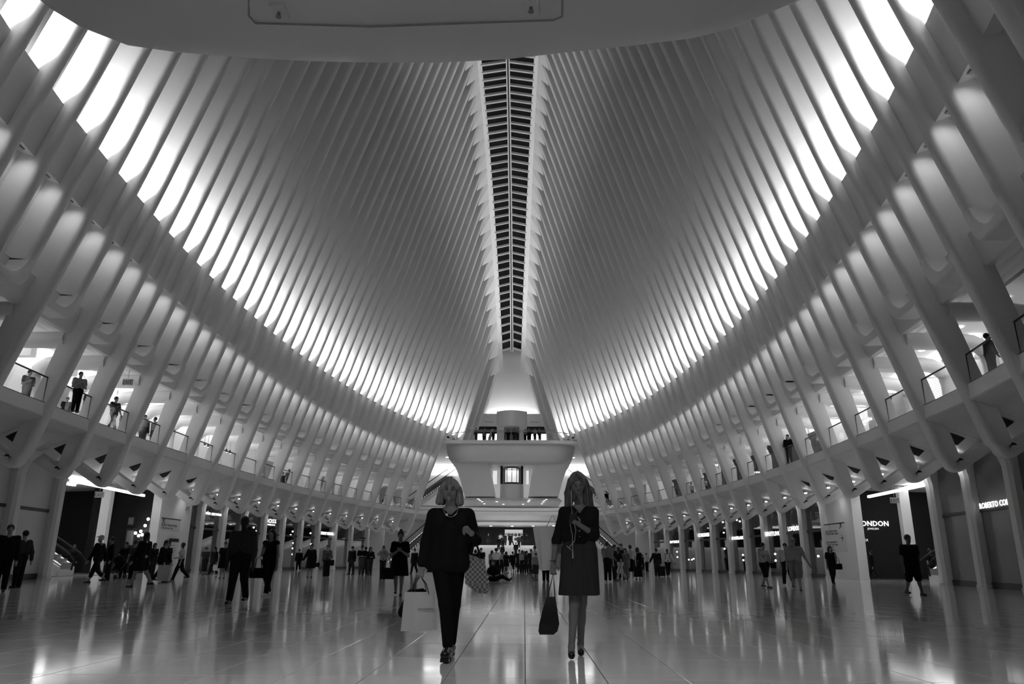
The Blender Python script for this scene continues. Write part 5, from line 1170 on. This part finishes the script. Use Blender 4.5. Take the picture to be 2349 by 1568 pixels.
for hp_, kn_, an_ in ((hipl, knl, anl), (hipr, knr, anr)): T_.cap(hp_, kn_, .104, .072); T_.cap(kn_, kn_ * .06 + an_ * .94, .070, .050)
np_mesh('trousers', T_.surface(RES), cloth(.006, .2, 30), wa)
for an_ in (anl, anr):
    T_ = Blob(.02); T_.cap(an_ + V(0, .03, -.045), an_ + V(-.01, -.15, -.06), .046, .043); T_.cap(an_ + V(0, -.09, -.03), an_ + V(-.012, -.16, -.055), .04, .03); zf = float(an_[2]) - .115
    sh_ = np_mesh('clog', T_.surface(.007, zmin=zf + .03), mat('clog_leather', .012, .25), wa)
    MB().box(an_[0] - .042, an_[0] + .035, an_[1] - .03, an_[1] + .065, zf, zf + .035).build('heel', SHOE, sh_); MB().box(an_[0] - .05, an_[0] + .03, an_[1] - .19, an_[1] - .05, zf, zf + .032).build('sole', SHOE, sh_)
# hair: chin-length bob
HB_ = Blob(.02)
HB_.ell(qA(0, .022, .046), (.092, .104, .092), R)
for x, z0, y in ((-.078, .03, .0), (-.086, .0, .02), (.078, .03, .0), (.088, .0, .02), (-.06, .03, .07), (.06, .03, .07), (0, .03, .09)): HB_.cap(qA(x, y, z0), qA(x * 1.22, y + .0, -.10), .038, .036)
HB_.cap(qA(-.095, .0, -.05), qA(-.118, .0, -.112), .034, .02); HB_.cap(qA(.098, .0, -.05), qA(.122, .0, -.108), .034, .02)
HB_.cap(qA(-.02, -.062, .112), qA(-.076, -.055, .02), .026, .02); HB_.cap(qA(.0, -.06, .114), qA(.07, -.062, .035), .026, .024)
HB_.ell(qA(0.004, -.115, -.012), (.058, .085, .078), R, sub=True, k=.01)
np_mesh('hair', HB_.surface(.006), strand_mat('hair_ash_blonde', .10, .34), wa)
m = MB(); pts = [tuple(A(1034 + 17 * math.cos(t), 1163 + 22 * math.sin(t), -.055 - .05 * math.sin(t))) for t in np.linspace(math.pi, 0, 13)]; m.tube(pts, .0035, 5); nk = m.build('necklace', mat('chain_metal', .35, .3, metal=.8), wa)
MB().ball(tuple(A(1025, 1180, -.125)), .014, 10, 8).build('pendant', mat('pearl', .75, .2), nk)
# her bags
hA = Vector(tuple(wrl)) + OA + Vector((-.005, -.02, -.10))
sb_ = empty('shopping_bag', on_y(961, 1446, YA + .02)); tag(sb_, 'white paper shopping bag with black rope handles held by older woman', 'bag')
pts_f = [(919, 1441), (1001, 1444), (997, 1359), (926, 1358)]; o0 = sb_.location
def LB(x, y, dy): p = on_y(x, y, YA + .02 + dy); return (p.x - o0.x, p.y - o0.y, p.z - o0.z)
PAPER = mat('paper_white', .62, .6); m = MB()
m.hexa([LB(919, 1447, .03), LB(951, 1448, -.07), LB(1002, 1444, 0), LB(970, 1443, .10), LB(928, 1357, .03), LB(953, 1358, -.05), LB(997, 1357, 0), LB(972, 1357, .08)]); fixnormals(m.build('bag_body', PAPER, sb_))
text_obj('bag_print', 'bloomingdales', LB(977, 1398, -.045), (.28, -1), .026, cloth(.1), .001, sb_); 
for k in (-1, 1):
    a, b, c = LB(943 if k < 0 else 952, 1360, -.03 * k), (hA.x - o0.x, hA.y - o0.y + .01 * k, hA.z - o0.z), LB(979 if k < 0 else 984, 1362, -.02 * k); m = MB(); m.tube([a, tuple(Vector(a).lerp(Vector(b), .5) + Vector((-.02, 0, .01))), b, tuple(Vector(c).lerp(Vector(b), .5) + Vector((.015, 0, .01))), c], .005, 5); m.build('rope_handle', SHOE, sb_)
db = empty('black_bag', on_y(920, 1418, YA + .16)); tag(db, 'soft black bag hanging behind the white paper shopping bag', 'bag')
bb = Blob(.03); bb.cap((0.02, 0, .06), (.10, 0, .22), .055, .06).cap((.1, 0, .22), (.2, 0, .25), .05, .04); np_mesh('bag_body', bb.surface(.01), cloth(.008), db)
MB().tube([(.1, 0, .25), (.14, -.05, .38), tuple(hA + Vector((0, .03, 0)) - db.location)], .007, 5).build('strap', SHOE, db)
tb = empty('tote_bag', on_y(1093, 1360, YA + .02)); tag(tb, 'checked woven tote bag hanging from the older woman\'s elbow', 'bag')
o1 = tb.location
def LT(x, y, dy): p = on_y(x, y, YA + .02 + dy); return (p.x - o1.x, p.y - o1.y, p.z - o1.z)
m = MB(); m.loft([[LT(1070, 1268, -.07), LT(1111, 1283, -.07), LT(1111, 1283, .07), LT(1070, 1268, .07)], [LT(1066, 1310, -.08), LT(1119, 1322, -.08), LT(1119, 1322, .08), LT(1066, 1310, .08)], [LT(1067, 1338, -.07), LT(1123, 1350, -.07), LT(1123, 1350, .07), LT(1067, 1338, .07)], [LT(1092, 1358, -.04), LT(1117, 1362, -.04), LT(1117, 1362, .04), LT(1092, 1358, .04)]])
autosmooth(fixnormals(m.build('bag_body', checker('tote_check', .10, .30, 42), tb)), .6)
eb = Vector(tuple(elr)) + OA - o1 + Vector((.0, -.10, -.03))
for a_, b_, dy in (((1078, 1272), (1101, 1280), -.065), ((1082, 1272), (1107, 1282), .065)):
    m = MB(); a, b = LT(*a_, dy), LT(*b_, dy); m.tube([a, tuple(Vector(a).lerp(eb, .6)), tuple(eb + Vector((0, dy * .3, .045))), tuple(Vector(b).lerp(eb, .6) + Vector((.01, 0, 0))), b], .008, 6); m.build('handle', cloth(.02), tb)

# ---- young woman with phone (right)
YB = 8.05; OB = on_y(1318, 1505, YB); OB.z = 0
def Bp(x, y, dy=0.0):
    p = on_y(x, y, YB + dy); return V(p.x - OB.x, dy, p.z)
B_ = Blob(.03); R = roty(-.03) @ rotx(.38); qB = head(B_, Bp(1325, 1110, .0), R, .98)
B_.cap(Bp(1329, 1166, .03), Bp(1327, 1132, .03), .047, .045)
for x in (1304, 1354): B_.cap(Bp(1329, 1168, .03), Bp(x, 1170, .03), .050, .048)
for x in (1311, 1347): B_.cap(Bp(x, 1182, .02), Bp(x, 1232, .02), .085, .078); B_.ell(Bp(x, 1195, -.05), (.06, .06, .06))
for x in (1312, 1344): B_.cap(Bp(x, 1232, .02), Bp(x, 1270, .03), .078, .10)
shl, ell_, wrl = Bp(1294, 1174, .03), Bp(1277, 1238, .06), Bp(1269, 1293, .03)
B_.cap(shl, ell_, .044, .036); B_.cap(ell_, wrl, .035, .023); hand(B_, wrl, (-.05, -.12, -1), (.15, -.9, 0), (1, 0, 0), .75, size=.93)
shr, elr, wrr = Bp(1361, 1174, .03), Bp(1364, 1226, .0), Bp(1331, 1204, -.22)
B_.cap(shr, elr, .044, .037); B_.cap(elr, wrr, .036, .023); hand(B_, wrr, (-.80, -.10, .45), (.25, .30, .75), (.45, -.75, .35), .55, size=.93)
hipl, knl, anl = Bp(1312, 1285, .02), Bp(1318, 1382, -.06), Bp(1311, 1480, -.10)
hipr, knr, anr = Bp(1342, 1285, .03), Bp(1334, 1382, .06), Bp(1332, 1474, .22)
for hp_, kn_, an_ in ((hipl, knl, anl), (hipr, knr, anr)):
    B_.cap(hp_, kn_, .080, .053); B_.cap(kn_, an_, .050, .033); B_.ell(kn_ * .68 + an_ * .32 + V(0, .022, 0), (.044, .05, .10)); B_.cap(an_ + V(0, .03, -.02), an_ + V(-.008, -.13, -.062), .032, .022)
wb = np_mesh('person', B_.surface(RES), skin(.21), None, OB, 0); tag(wb, 'young woman with long hair looking down at her phone', 'person')
face_parts(wb, qB, .98, closed=True, brow=mat('brow_mid', .06, .7))
DEN = cloth(.014, .35, 40)
T_ = Blob(.022)
for x in (1309, 1349): T_.cap(Bp(x, 1182, .02), Bp(x, 1230, .02), .100, .094); T_.ell(Bp(x, 1195, -.05), (.076, .076, .076))
T_.cap(Bp(1330, 1205, -.02), Bp(1330, 1240, .0), .095, .095)
T_.cap(Bp(1320, 1172, .04), shl, .054, .055); T_.cap(Bp(1338, 1172, .04), shr, .054, .055)
T_.cap(shl, ell_, .056, .050); T_.cap(ell_, ell_ * .45 + wrl * .55, .050, .045); T_.cap(shr, elr, .056, .051); T_.cap(elr, elr * .68 + wrr * .32, .051, .049)
T_.ell(Bp(1328, 1150, -.05), (.055, .15, .075), k=.01, sub=True); T_.ell(Bp(1327, 1162, -.16), (.030, .11, .095), k=.008, sub=True)
jk = np_mesh('denim_jacket', T_.surface(RES, zmin=float(Bp(1330, 1247)[2])), DEN, wb)
for k in range(4): p = Bp(1328 + k, 1204 + 13 * k, -.125 + .012 * k); MB().disc((p[0], p[1] - .0, p[2]), .008, .006, 8, 'y').build('button', GREY, jk)
T_ = Blob(.02)
T_.cap(Bp(1313, 1252, .02), Bp(1346, 1252, .02), .098)
for x0, x1, dy in ((1308, 1303, -.06), (1350, 1352, -.05), (1306, 1305, .09), (1352, 1354, .09), (1329, 1328, -.09)): T_.cap(Bp(x0, 1262, dy * .5 + .02), Bp(x1, 1378, dy), .085, .105)
for k, x in enumerate((1296, 1312, 1330, 1348, 1362)): T_.cap(Bp(1310 + k * 10, 1290, -.10), Bp(x, 1378, -.165 + .02 * abs(k - 2)), .02, .035)
np_mesh('skirt', T_.surface(RES, zmin=float(Bp(1330, 1364)[2]), zmax=float(Bp(1330, 1236)[2])), cloth(.038, .12, 26), wb)
for an_ in (anl, anr):
    T_ = Blob(.014); T_.cap(an_ + V(0, .035, -.055), an_ + V(-.01, -.15, -.075), .036, .034); T_.ell(an_ + V(-.004, -.03, -.01), (.034, .075, .045), sub=True, k=.01)
    np_mesh('flat_shoe', T_.surface(.0065, zmin=float(an_[2]) - .108), SHOE, wb)
HB_ = Blob(.018)
HB_.ell(qB(0, .022, .046), (.086, .100, .090), R)
c_ = qB(0, .02, 0)
for x, dx, dz, r0, r1 in ((-.075, -.040, -.22, .034, .026), (-.060, -.055, -.26, .034, .024), (.075, .060, -.27, .036, .030), (.070, .085, -.31, .036, .026), (.055, .045, -.32, .036, .028), (.0, .01, -.25, .05, .04), (-.04, -.05, -.24, .04, .03)):
    a = c_ + V(x, (.0 if abs(x) > .06 else .06), .03); m1 = c_ + V(x * 1.25 + dx * .35, .02, -.10); e_ = c_ + V(x + dx, .0, dz); HB_.cap(a, m1, r0, r0); HB_.cap(m1, e_, r0, r1)
HB_.cap(qB(-.01, -.058, .112), qB(-.074, -.045, .02), .026, .022); HB_.cap(qB(.0, -.056, .114), qB(.072, -.05, .02), .028, .024)
HB_.ell(qB(0, -.115, -.016), (.057, .080, .080), R, sub=True, k=.01)
np_mesh('hair', HB_.surface(.0062), strand_mat('hair_dark_blonde', .02, .16), wb)
# phone, earphones, bags
hp = Vector(tuple(wrr)) + OB + Vector((-.075, -.035, .062))
ph = empty('phone', hp); tag(ph, 'smartphone held up by the young woman with long hair', 'phone'); ph.rotation_euler = (.9, .12, .0)
MB().box(-.036, .036, -.004, .004, -.07, .07).build('case', DARK, ph); MB().box(-.033, .033, .004, .0055, -.062, .062).build('screen', mat('phone_screen', .3, .1, emit=.35), ph)
WIRE = mat('earphone_white', .6, .4); er = empty('earphones', OB); tag(er, 'thin white earphone cable looping down the young woman\'s jacket', 'earphones')
def W_(x, y, dy): return tuple(Bp(x, y, dy))
MB().tube([tuple(qB(-.07, -.02, -.03)), W_(1311, 1150, -.11), W_(1312, 1178, -.16), W_(1308, 1205, -.17), W_(1313, 1228, -.16), W_(1314, 1262, -.15)], .0028, 5).build('cable', WIRE, er)
MB().tube([W_(1316, 1196, -.25), W_(1321, 1215, -.18), W_(1318, 1240, -.16), W_(1305, 1256, -.16), W_(1299, 1251, -.16), W_(1312, 1262, -.16)], .0028, 5).build('cable', WIRE, er)
MB().tube([W_(1314, 1262, -.15), W_(1314, 1280, -.15)], [.004, .007], 6).build('ear_bud', WIRE, er)
MB().tube([W_(1316, 1172, -.13), W_(1319, 1180, -.135), W_(1324, 1172, -.13)], .002, 5).build('pendant_chain', mat('chain_metal', .35, .3, metal=.8), wb)
hB = Vector(tuple(wrl)) + OB + Vector((0, -.015, -.09))
bg = empty('handbag', on_y(1258, 1455, YB)); tag(bg, 'black leather handbag dangling from the young woman\'s right hand', 'bag'); o2 = bg.location
def LG(x, y, dy): p = on_y(x, y, YB + dy); return (p.x - o2.x, p.y - o2.y, p.z - o2.z)
m = MB(); m.loft([[LG(xl, y, -d_), LG(xr, y, -d_ * .8), LG(xr, y, d_), LG(xl, y, d_)] for y, xl, xr, d_ in ((1455, 1238, 1270, .06), (1447, 1235, 1279, .075), (1430, 1237, 1283, .08), (1400, 1244, 1279, .06), (1368, 1254, 1274, .02))]); autosmooth(fixnormals(m.build('bag_body', mat('black_leather', .012, .35), bg)), .7)
for k in (-1, 1):
    a, b = LG(1256, 1372, .02 * k), LG(1273, 1371, .02 * k); m = MB(); m.tube([a, tuple(Vector(a).lerp(hB - o2, .5)), tuple(hB - o2 + Vector((0, .01 * k, 0))), tuple(Vector(b).lerp(hB - o2, .5)), b], .006, 5); m.build('handle', SHOE, bg)
ws = empty('shopping_bag', on_y(1250, 1306, YB + .12)); tag(ws, 'large plain white shopping bag hanging behind the young woman\'s arm', 'bag'); o3 = ws.location
def LW(x, y, dy): p = on_y(x, y, YB + .12 + dy); return (p.x - o3.x, p.y - o3.y, p.z - o3.z)
m = MB(); m.hexa([LW(1238, 1306, 0), LW(1246, 1308, -.05), LW(1292, 1305, .0), LW(1286, 1303, .08), LW(1222, 1208, 0), LW(1236, 1209, -.04), LW(1290, 1206, 0), LW(1276, 1206, .07)]); fixnormals(m.build('bag_body', PAPER, ws))
for k in (-1, 1): m = MB(); m.tube([LW(1252, 1210, -.02 + .06 * (k > 0)), LW(1268, 1180, .0), LW(1280, 1212, -.02 + .06 * (k > 0))], .005, 5); m.build('rope_handle', PAPER, ws)
br = MB(); p = Bp(1268, 1286, .03); br.tube([(p[0] + .033 * math.cos(t), p[1] + .033 * math.sin(t), p[2]) for t in np.linspace(0, 2 * math.pi, 13)], .004, 5); br.build('bracelet', SHOE, wb)

# ------------------------------------------------------------------ signs, shop lamps and fittings
def on_front(x, y, sg, off=0.15, zone=(24, 92), f=Xc):
    best = None
    for k in range(600):
        Y = zone[0] + (zone[1] - zone[0]) * k / 599; p = on_y(x, y, Y); e = abs(p.x - sg * ((f(Y, sg) if f is Xc else f(Y)) + off))
        if best is None or e < best[0]: best = (e, p)
    return best[1]
def front_sign(label, txt, x, y, sg, hpx, material, length=None, off=0.12, f=Xc, zone=(24, 92)):
    p = on_front(x, y, sg, off, zone, f); hc = hpx * p.y / 1773
    ff = (lambda Y: f(Y, sg)) if f is Xc else f
    dW = (ff(p.y + 1) - ff(p.y - 1)) / 2; fac = (-sg, sg * sg * dW)
    o = text_obj('shop_sign', txt, (p.x, p.y, p.z - hc / 2), fac, hc / 0.70, material, .008)
    if length:
        w = max(v.co.x for v in o.data.vertices) - min(v.co.x for v in o.data.vertices); o.data.transform(Matrix.Diagonal((length / w, 1, 1, 1)))
    tag(o, label, 'sign'); return o
front_sign('lit white lower-case shop lettering at the first dark left shop', 'john varvatos', 490, 1177, -1, 7.5, SIGNLIT, 2.7)
front_sign('tall lit serif lettering over the third dark left shop', 'BOSS', 622, 1194, -1, 9, SIGNLIT, 2.0)
front_sign('small lit lettering line under the tall serif sign', 'HUGO BOSS', 622, 1203, -1, 2.8, SIGNLIT, 1.5)
front_sign('lit block lettering over the pale left shop', 'STUART WEITZMAN', 752, 1223, -1, 6.5, SIGNLIT, 2.9)
front_sign('dark serif lettering on the last pale left shop', "PENHALIGON'S", 838, 1234, -1, 4.2, cloth(.03), 2.3)
front_sign('small lit spaced lettering at the farthest right shop', 'SMYTHSON', 1548, 1242, 1, 5.5, SIGNLIT, 2.5)
front_sign('pale outlined lettering over the third far right shop', 'LONGINES', 1614, 1226, 1, 8, SIGNLIT, 2.5)
front_sign('solid bright lettering over a middle right shop', 'MONTBLANC', 1692, 1233, 1, 7, SIGNLIT, 2.6)
front_sign('bright bold sans lettering at the right shops', 'BREITLING', 1773, 1223, 1, 9.5, SIGNLIT, 2.8)
front_sign('bright lettering on the shop beside the right pier', 'LONDON', 1821, 1211, 1, 10, SIGNLIT, 2.2)
front_sign('pale wavy serif lettering on the nearest right shop', 'ROBERTO COIN', 2281, 1155, 1, 13, SIGNLIT, 2.6, off=.2)
def wall_sign(label, txt, x, y, Y, hpx, material, bold=0.0):
    p = on_y(x, y, Y); hc = hpx * Y / 1773; o = text_obj('shop_sign', txt, (p.x, p.y, p.z - hc / 2), (0, -1), hc / .70, material, .03, bold=bold); tag(o, label, 'sign'); return o
wall_sign('lit wide serif lettering inside the right passage', 'LONDON', 2003, 1200, 48.77, 11, SIGNLIT)
wall_sign('dim small lettering under the passage sign', 'JEWELERS', 2003, 1212, 48.77, 4, SIGNDIM)
wall_sign('dim lettering above the watch display in right passage', 'ROLEX', 1979, 1238, 48.77, 5.5, SIGNDIM)
# upper gallery shop fronts and signs (right)
GX = lambda Y: W7(Y)
def gal_panel(name, label, y0, y1, z0, z1, off, material, sg=1, cat='panel'):
    m = MB(); a = [(sg * (W7(Y) + o_), Y, z) for z in (z0, z1) for (Y, o_) in ((y0, off), (y1, off), (y1, off + .12), (y0, off + .12))]; m.hexa(a); o = fixnormals(m.build(name, material)); tag(o, label, cat); return o
gal_panel('shop_fascia', 'dark shop fascia with lit lettering on the right gallery', 38.5, 44.5, 8.4, 10.0, 4.75, SHOPMID)
front_sign('lit rounded lower-case lettering on the right gallery fascia', 'kate spade', 1975, 968, 1, 9, SIGNLIT, 3.0, 4.65, GX, (36, 50))
front_sign('small lit city lettering under the rounded gallery sign', 'NEW YORK', 1975, 976.5, 1, 3.2, SIGNLIT, 1.5, 4.65, GX, (36, 50))
m = MB(); m.disc((0, 0, 0), .2, .05, 4, 'x'); o = m.build('spade_emblem', SIGNLIT, None, False, on_front(1973, 957, 1, 4.6, (36, 50), GX)); tag(o, 'lit white spade emblem above the rounded gallery sign', 'emblem')
sl = empty('slatted_screen', (W7(44) + 4.7, 44, 10.02)); tag(sl, 'row of upright pale slats above the right gallery fascia', 'screen')
for k in range(14):
    Y = 39.0 + .38 * k; x = W7(Y) - W7(44); MB().box(x, x + .1, Y - 44, Y - 43.8, 0, .55).build('slat', SHOPLIGHT, sl)
front_sign('lit slanted capitals low on the nearest right gallery', 'COLE HAAN', 2212, 822, 1, 15, SIGNLIT, 2.9, 3.4, GX, (26, 40))
front_sign('lit capitals on a dark shop of the right gallery', 'REISS', 1637, 1067, 1, 6, SIGNLIT, 2.0, 4.6, GX, (60, 80))
for k, (a, b, z) in enumerate(((51, 54, 9.9), (55.5, 58.8, 10.3), (59.5, 63, 10.3), (64, 67.5, 9.8), (68, 71.5, 10.0), (74, 77, 9.5), (80, 83, 9.6))):
    gal_panel('shop_window', '%s dark shop window along the right gallery wall' % ('first', 'second', 'third', 'fourth', 'fifth', 'sixth', 'seventh')[k], a, b, 6.8, z, 4.75, SHOPDARK, cat='window')
for k, (a, b, z) in enumerate(((36.5, 39.0, 9.6), (66, 69, 9.4), (78, 80.5, 9.3))):
    gal_panel('shop_window', '%s grey shop window along the left gallery wall' % ('first', 'second', 'third')[k], a, b, 6.8, z, 4.75, SHOPMID, -1, 'window')
m = MB()
for k in range(20): m.box(0, .06, 0, 1.7, .11 * k, .11 * k + .06)
o = m.build('ribbed_screen', SIGNDIM, None, False, on_front(2140, 870, 1, 4.6, (28, 45), GX) - Vector((0, .8, 1.3))); tag(o, 'glowing horizontally ribbed screen on the right gallery', 'screen')
# hanging exit signs
def exit_sign(x, y, Y, label, drop=1.0):
    p = on_y(x, y, Y); e = empty('exit_sign', p); tag(e, label, 'sign'); MB().box(-.24, .24, -.03, .03, -.15, .15).build('box', mat('exit_sign_board', .38, .5), e)
    text_obj('letters', 'EXIT', (0, -.034, -.10), (0, -1), .27, cloth(.06), .002, e, xs=.8); MB().tube([(0, 0, .2), (0, 0, .2 + drop)], .012, 5).build('rod', GREY, e)
exit_sign(228, 1134, 40, 'hanging exit sign in the left passage', .95); exit_sign(427, 1166, 50.6, 'hanging exit sign at the far edge of the left pier', .8)
exit_sign(2052, 1147, 41, 'hanging exit sign in the right passage', .9); exit_sign(1879, 1179, 51, 'exit sign tucked behind the right pier', .8)
exit_sign(293, 876, 35, 'hanging exit sign on the left gallery, near opening', 1.2); exit_sign(446, 940, 47, 'hanging exit sign on the left gallery, farther opening', 1.3)
# way-finding on the piers
def pier_sign(sg, px, lines, label, arrow):
    P = [on_front(x, y, sg, -.13, (40, 55)) for x, y in px]; c = sum(P, Vector()) / 4; ys = sorted(p.y for p in P); w = ys[-1] - ys[0]; h = max(p.z for p in P) - min(p.z for p in P)
    e = empty('wayfinding_sign', (c.x, c.y, c.z - h / 2)); tag(e, label, 'sign')
    dW = (Xc(c.y + 1, sg) - Xc(c.y - 1, sg)) / 2; e.rotation_euler = (0, 0, math.atan2(-sg, -(dW)) ) ; 
    f = Vector((-sg, dW, 0)).normalized(); e.rotation_euler = (0, 0, math.atan2(f.x, -f.y))
    MB().box(-w / 2, w / 2, -.02, .02, 0, h).build('board', SIGNWHITE, e); MB().box(-w / 2, w / 2, -.03, -.02, h - .06, h).build('header_bar', BLACK, e)
    for k, (tx, zf, sz) in enumerate(lines): text_obj('lettering', tx, (-w / 2 + .12, -.024, h * zf), (0, -1), sz, BLACK, .002, e, 'LEFT')
    for (xf, zf, ang) in arrow:
        m = MB(); d = Vector((math.cos(ang), 0, math.sin(ang))); n = Vector((-d.z, 0, d.x)); c0 = Vector((w * xf, -.024, h * zf))
        m.tube([c0 - d * .22, c0 + d * .2], .018, 4); m.tube([c0 + d * .2, c0 + n * .16], .018, 4); m.tube([c0 + d * .2, c0 - n * .16], .018, 4); m.build('arrow', BLACK, e)
pier_sign(1, [(1894, 1201), (1937, 1201), (1943, 1264), (1897, 1264)], [('Exit to Liberty Street', .70, .19), ('4 World Trade Center', .61, .19), ('Exit to Liberty Street', .32, .17), ('4 World Trade Center', .23, .17), ('Liberty Street', .14, .17), ('9/11 Memorial', .05, .17)], 'tall way-finding board with arrows on the right pier', [(.3, .88, .8), (.3, .47, 0)])
pier_sign(-1, [(370, 1189), (412, 1191), (411, 1214), (369, 1213)], [('Exit to Vesey Street', .30, .24), ('7 World Trade Center', .06, .16)], 'way-finding board with arrow high on the left pier', [(-.36, .68, 2.3)])
e = empty('directory_totem', on_front(391, 1302, -1, -.35, (40, 55))); e.location.z = 0; tag(e, 'upright directory board with dark header before the left pier', 'sign'); e.rotation_euler = (0, 0, math.atan2(1, .0))
MB().box(-.55, .55, -.05, .05, 0, 2.15).build('board', SIGNWHITE, e); MB().box(-.56, .56, -.06, .06, 1.95, 2.16).build('header', BLACK, e)
for k in range(9): MB().box(-.45, .3 - .1 * (k % 3), -.056, -.05, .5 + .15 * k, .53 + .15 * k).build('text_line', cloth(.15), e)
# small lamps glimpsed inside the shops
def lamp_group(name, label, part, pts, r=.085):
    c = sum(pts, Vector()) / len(pts); e = empty(name, c); tag(e, label, 'lamp')
    for p in pts: MB().ball((0, 0, 0), r, 8, 6).build(part, LAMP_HI, e, True, p - c)
Lz = lambda L: [on_front(480 + a / 7.83, 1160 + b / 7.83, -1, 2.2) for a, b in L]
lamp_group('shop_lights', 'three small bright lamps in the left shop right of the denim-shirted man', 'bulb', Lz(((800, 385), (845, 452), (828, 573))))
lamp_group('shop_lights', 'column of bright lamps in the left shop behind the suited man', 'bulb', Lz(((1500, 458), (1465, 520), (1510, 665), (1500, 760), (1520, 805), (1495, 868))))
lamp_group('shop_lights', 'bright lamps in the left shop behind the black coat', 'bulb', Lz(((1820, 488), (1870, 500), (1830, 683))))
Rz = lambda L: [on_front(x, y, 1, 2.0) for x, y in L]
lamp_group('shop_lights', 'ceiling lamps in the right shop with solid bright lettering', 'bulb', Rz(((1690, 1192), (1697, 1195), (1704, 1272), (1705, 1284))))
lamp_group('shop_lights', 'lamps in the dark right shop left of the solid bright lettering', 'bulb', Rz(((1658, 1197), (1660, 1221), (1662, 1258))))
lamp_group('shop_lights', 'low row of counter lamps in the far right shop', 'bulb', Rz(((1553, 1265), (1554, 1277), (1580, 1283), (1587, 1283), (1591, 1281))))
lamp_group('shop_lights', 'counter lamps under the bold sans lettering', 'bulb', Rz(((1778, 1270), (1779, 1285), (1877, 1275))))
lamp_group('chandelier', 'sparkling cluster of bulbs in the left passage shop', 'bulb', [on_y(x, y, 50.4) for x, y in ((311, 1222), (323, 1218), (333, 1205), (340, 1190), (318, 1228), (345, 1222), (352, 1190), (350, 1236), (343, 1232), (326, 1226))], .1)
# passage escalators
escalator('escalator', 'escalator rising outwards inside the left passage', (-23.0, 41.5, .35), (-30.0, 41.5, 4.4)); escalator('escalator', 'escalator rising outwards inside the right passage', (23.2, 40.8, .35), (30.2, 40.8, 4.4))
# framed posters and white posts seen in the left passage
for k, (x0, x1, y0, y1) in enumerate(((294, 307, 1184, 1205), (290, 306, 1211, 1255))):
    a, b = on_y(x0, y0, 50.8), on_y(x1, y1, 50.8); e = empty('framed_picture', ((a.x + b.x) / 2, 50.85, b.z)); tag(e, '%s dark framed picture in the left passage shop' % ('upper', 'lower')[k], 'picture'); w, h = b.x - a.x, a.z - b.z
    MB().box(-w / 2, w / 2, -.06, 0, 0, h).build('frame', DARK, e); MB().box(-w * .36, w * .36, -.07, -.06, h * .12, h * .88).build('print', SHOPMID, e)
for k, (x, sg) in enumerate(((243, -1), (2075, 1))):
    a = on_y(x, 1145, 46.6 if sg < 0 else 44.5); o = MB().box(a.x - .28, a.x + .28, a.y, a.y + .4, 0, 5.25).build('passage_post', WHITE); tag(o, 'white post standing in the %s side passage' % ('left', 'right')[k], 'post')
# lit display cases in the near right shops
for k, (x, y) in enumerate(((2212, 1318), (2312, 1318))):
    p = on_front(x, y, 1, .9, (22, 40)); e = empty('display_case', (p.x, p.y, 0)); tag(e, '%s glowing display plinth with glass top in the right shops' % ('farther', 'nearer')[k], 'display case')
    MB().box(-.2, .3, -.55, .55, .25, .95).build('plinth', mat('lit_plinth', .8, .5, emit=.8), e); MB().box(-.25, .35, -.6, .6, .95, 1.02).build('top', GREY, e); MB().box(-.2, .3, -.5, .5, 1.02, 1.4).build('vitrine', CLEAR, e)
    for q in range(4): MB().ball((.05, -.35 + .24 * q, 1.08), .05, 8, 6).build('jewel_stand', LAMP, e, True)
# spotlights under the left gallery rail, and small projectors on the far ribs
for k, (x, y) in enumerate(((469, 1018), (477, 1021), (519, 1033), (527, 1036))):
    p = on_front(x, y, -1, 3.2, (40, 60), GX); e = empty('track_spotlight', p); tag(e, '%s black track spotlight on the left gallery' % ('first', 'second', 'third', 'fourth')[k], 'spotlight'); MB().tube([(0, 0, .12), (.04, 0, -.12)], [.06, .08], 8).build('can', BLACK, e); MB().disc((.04, 0, -.135), .06, .01).build('lens', LAMP_HI, e); MB().tube([(0, 0, .1), (0, 0, 10.6 - p.z)], .012, 5).build('stem', BLACK, e)
for k, (x, y) in enumerate(((1052.5, 942), (1065.5, 932), (1292.5, 942), (1279.5, 932))):
    p = on_y(x, y, 95.6 if k % 2 == 0 else 97.4); e = empty('rib_projector', p); tag(e, 'small projector lamp on a rib by the far balcony, %s' % ('left lower', 'left upper', 'right lower', 'right upper')[k], 'lamp'); MB().tube([(0, 0, 0), (0, -.25, -.12)], .09, 8).build('housing', GREY, e); MB().tube([(0, .0, .0), (0, .25, .05)], .04, 6).build('arm', GREY, e)
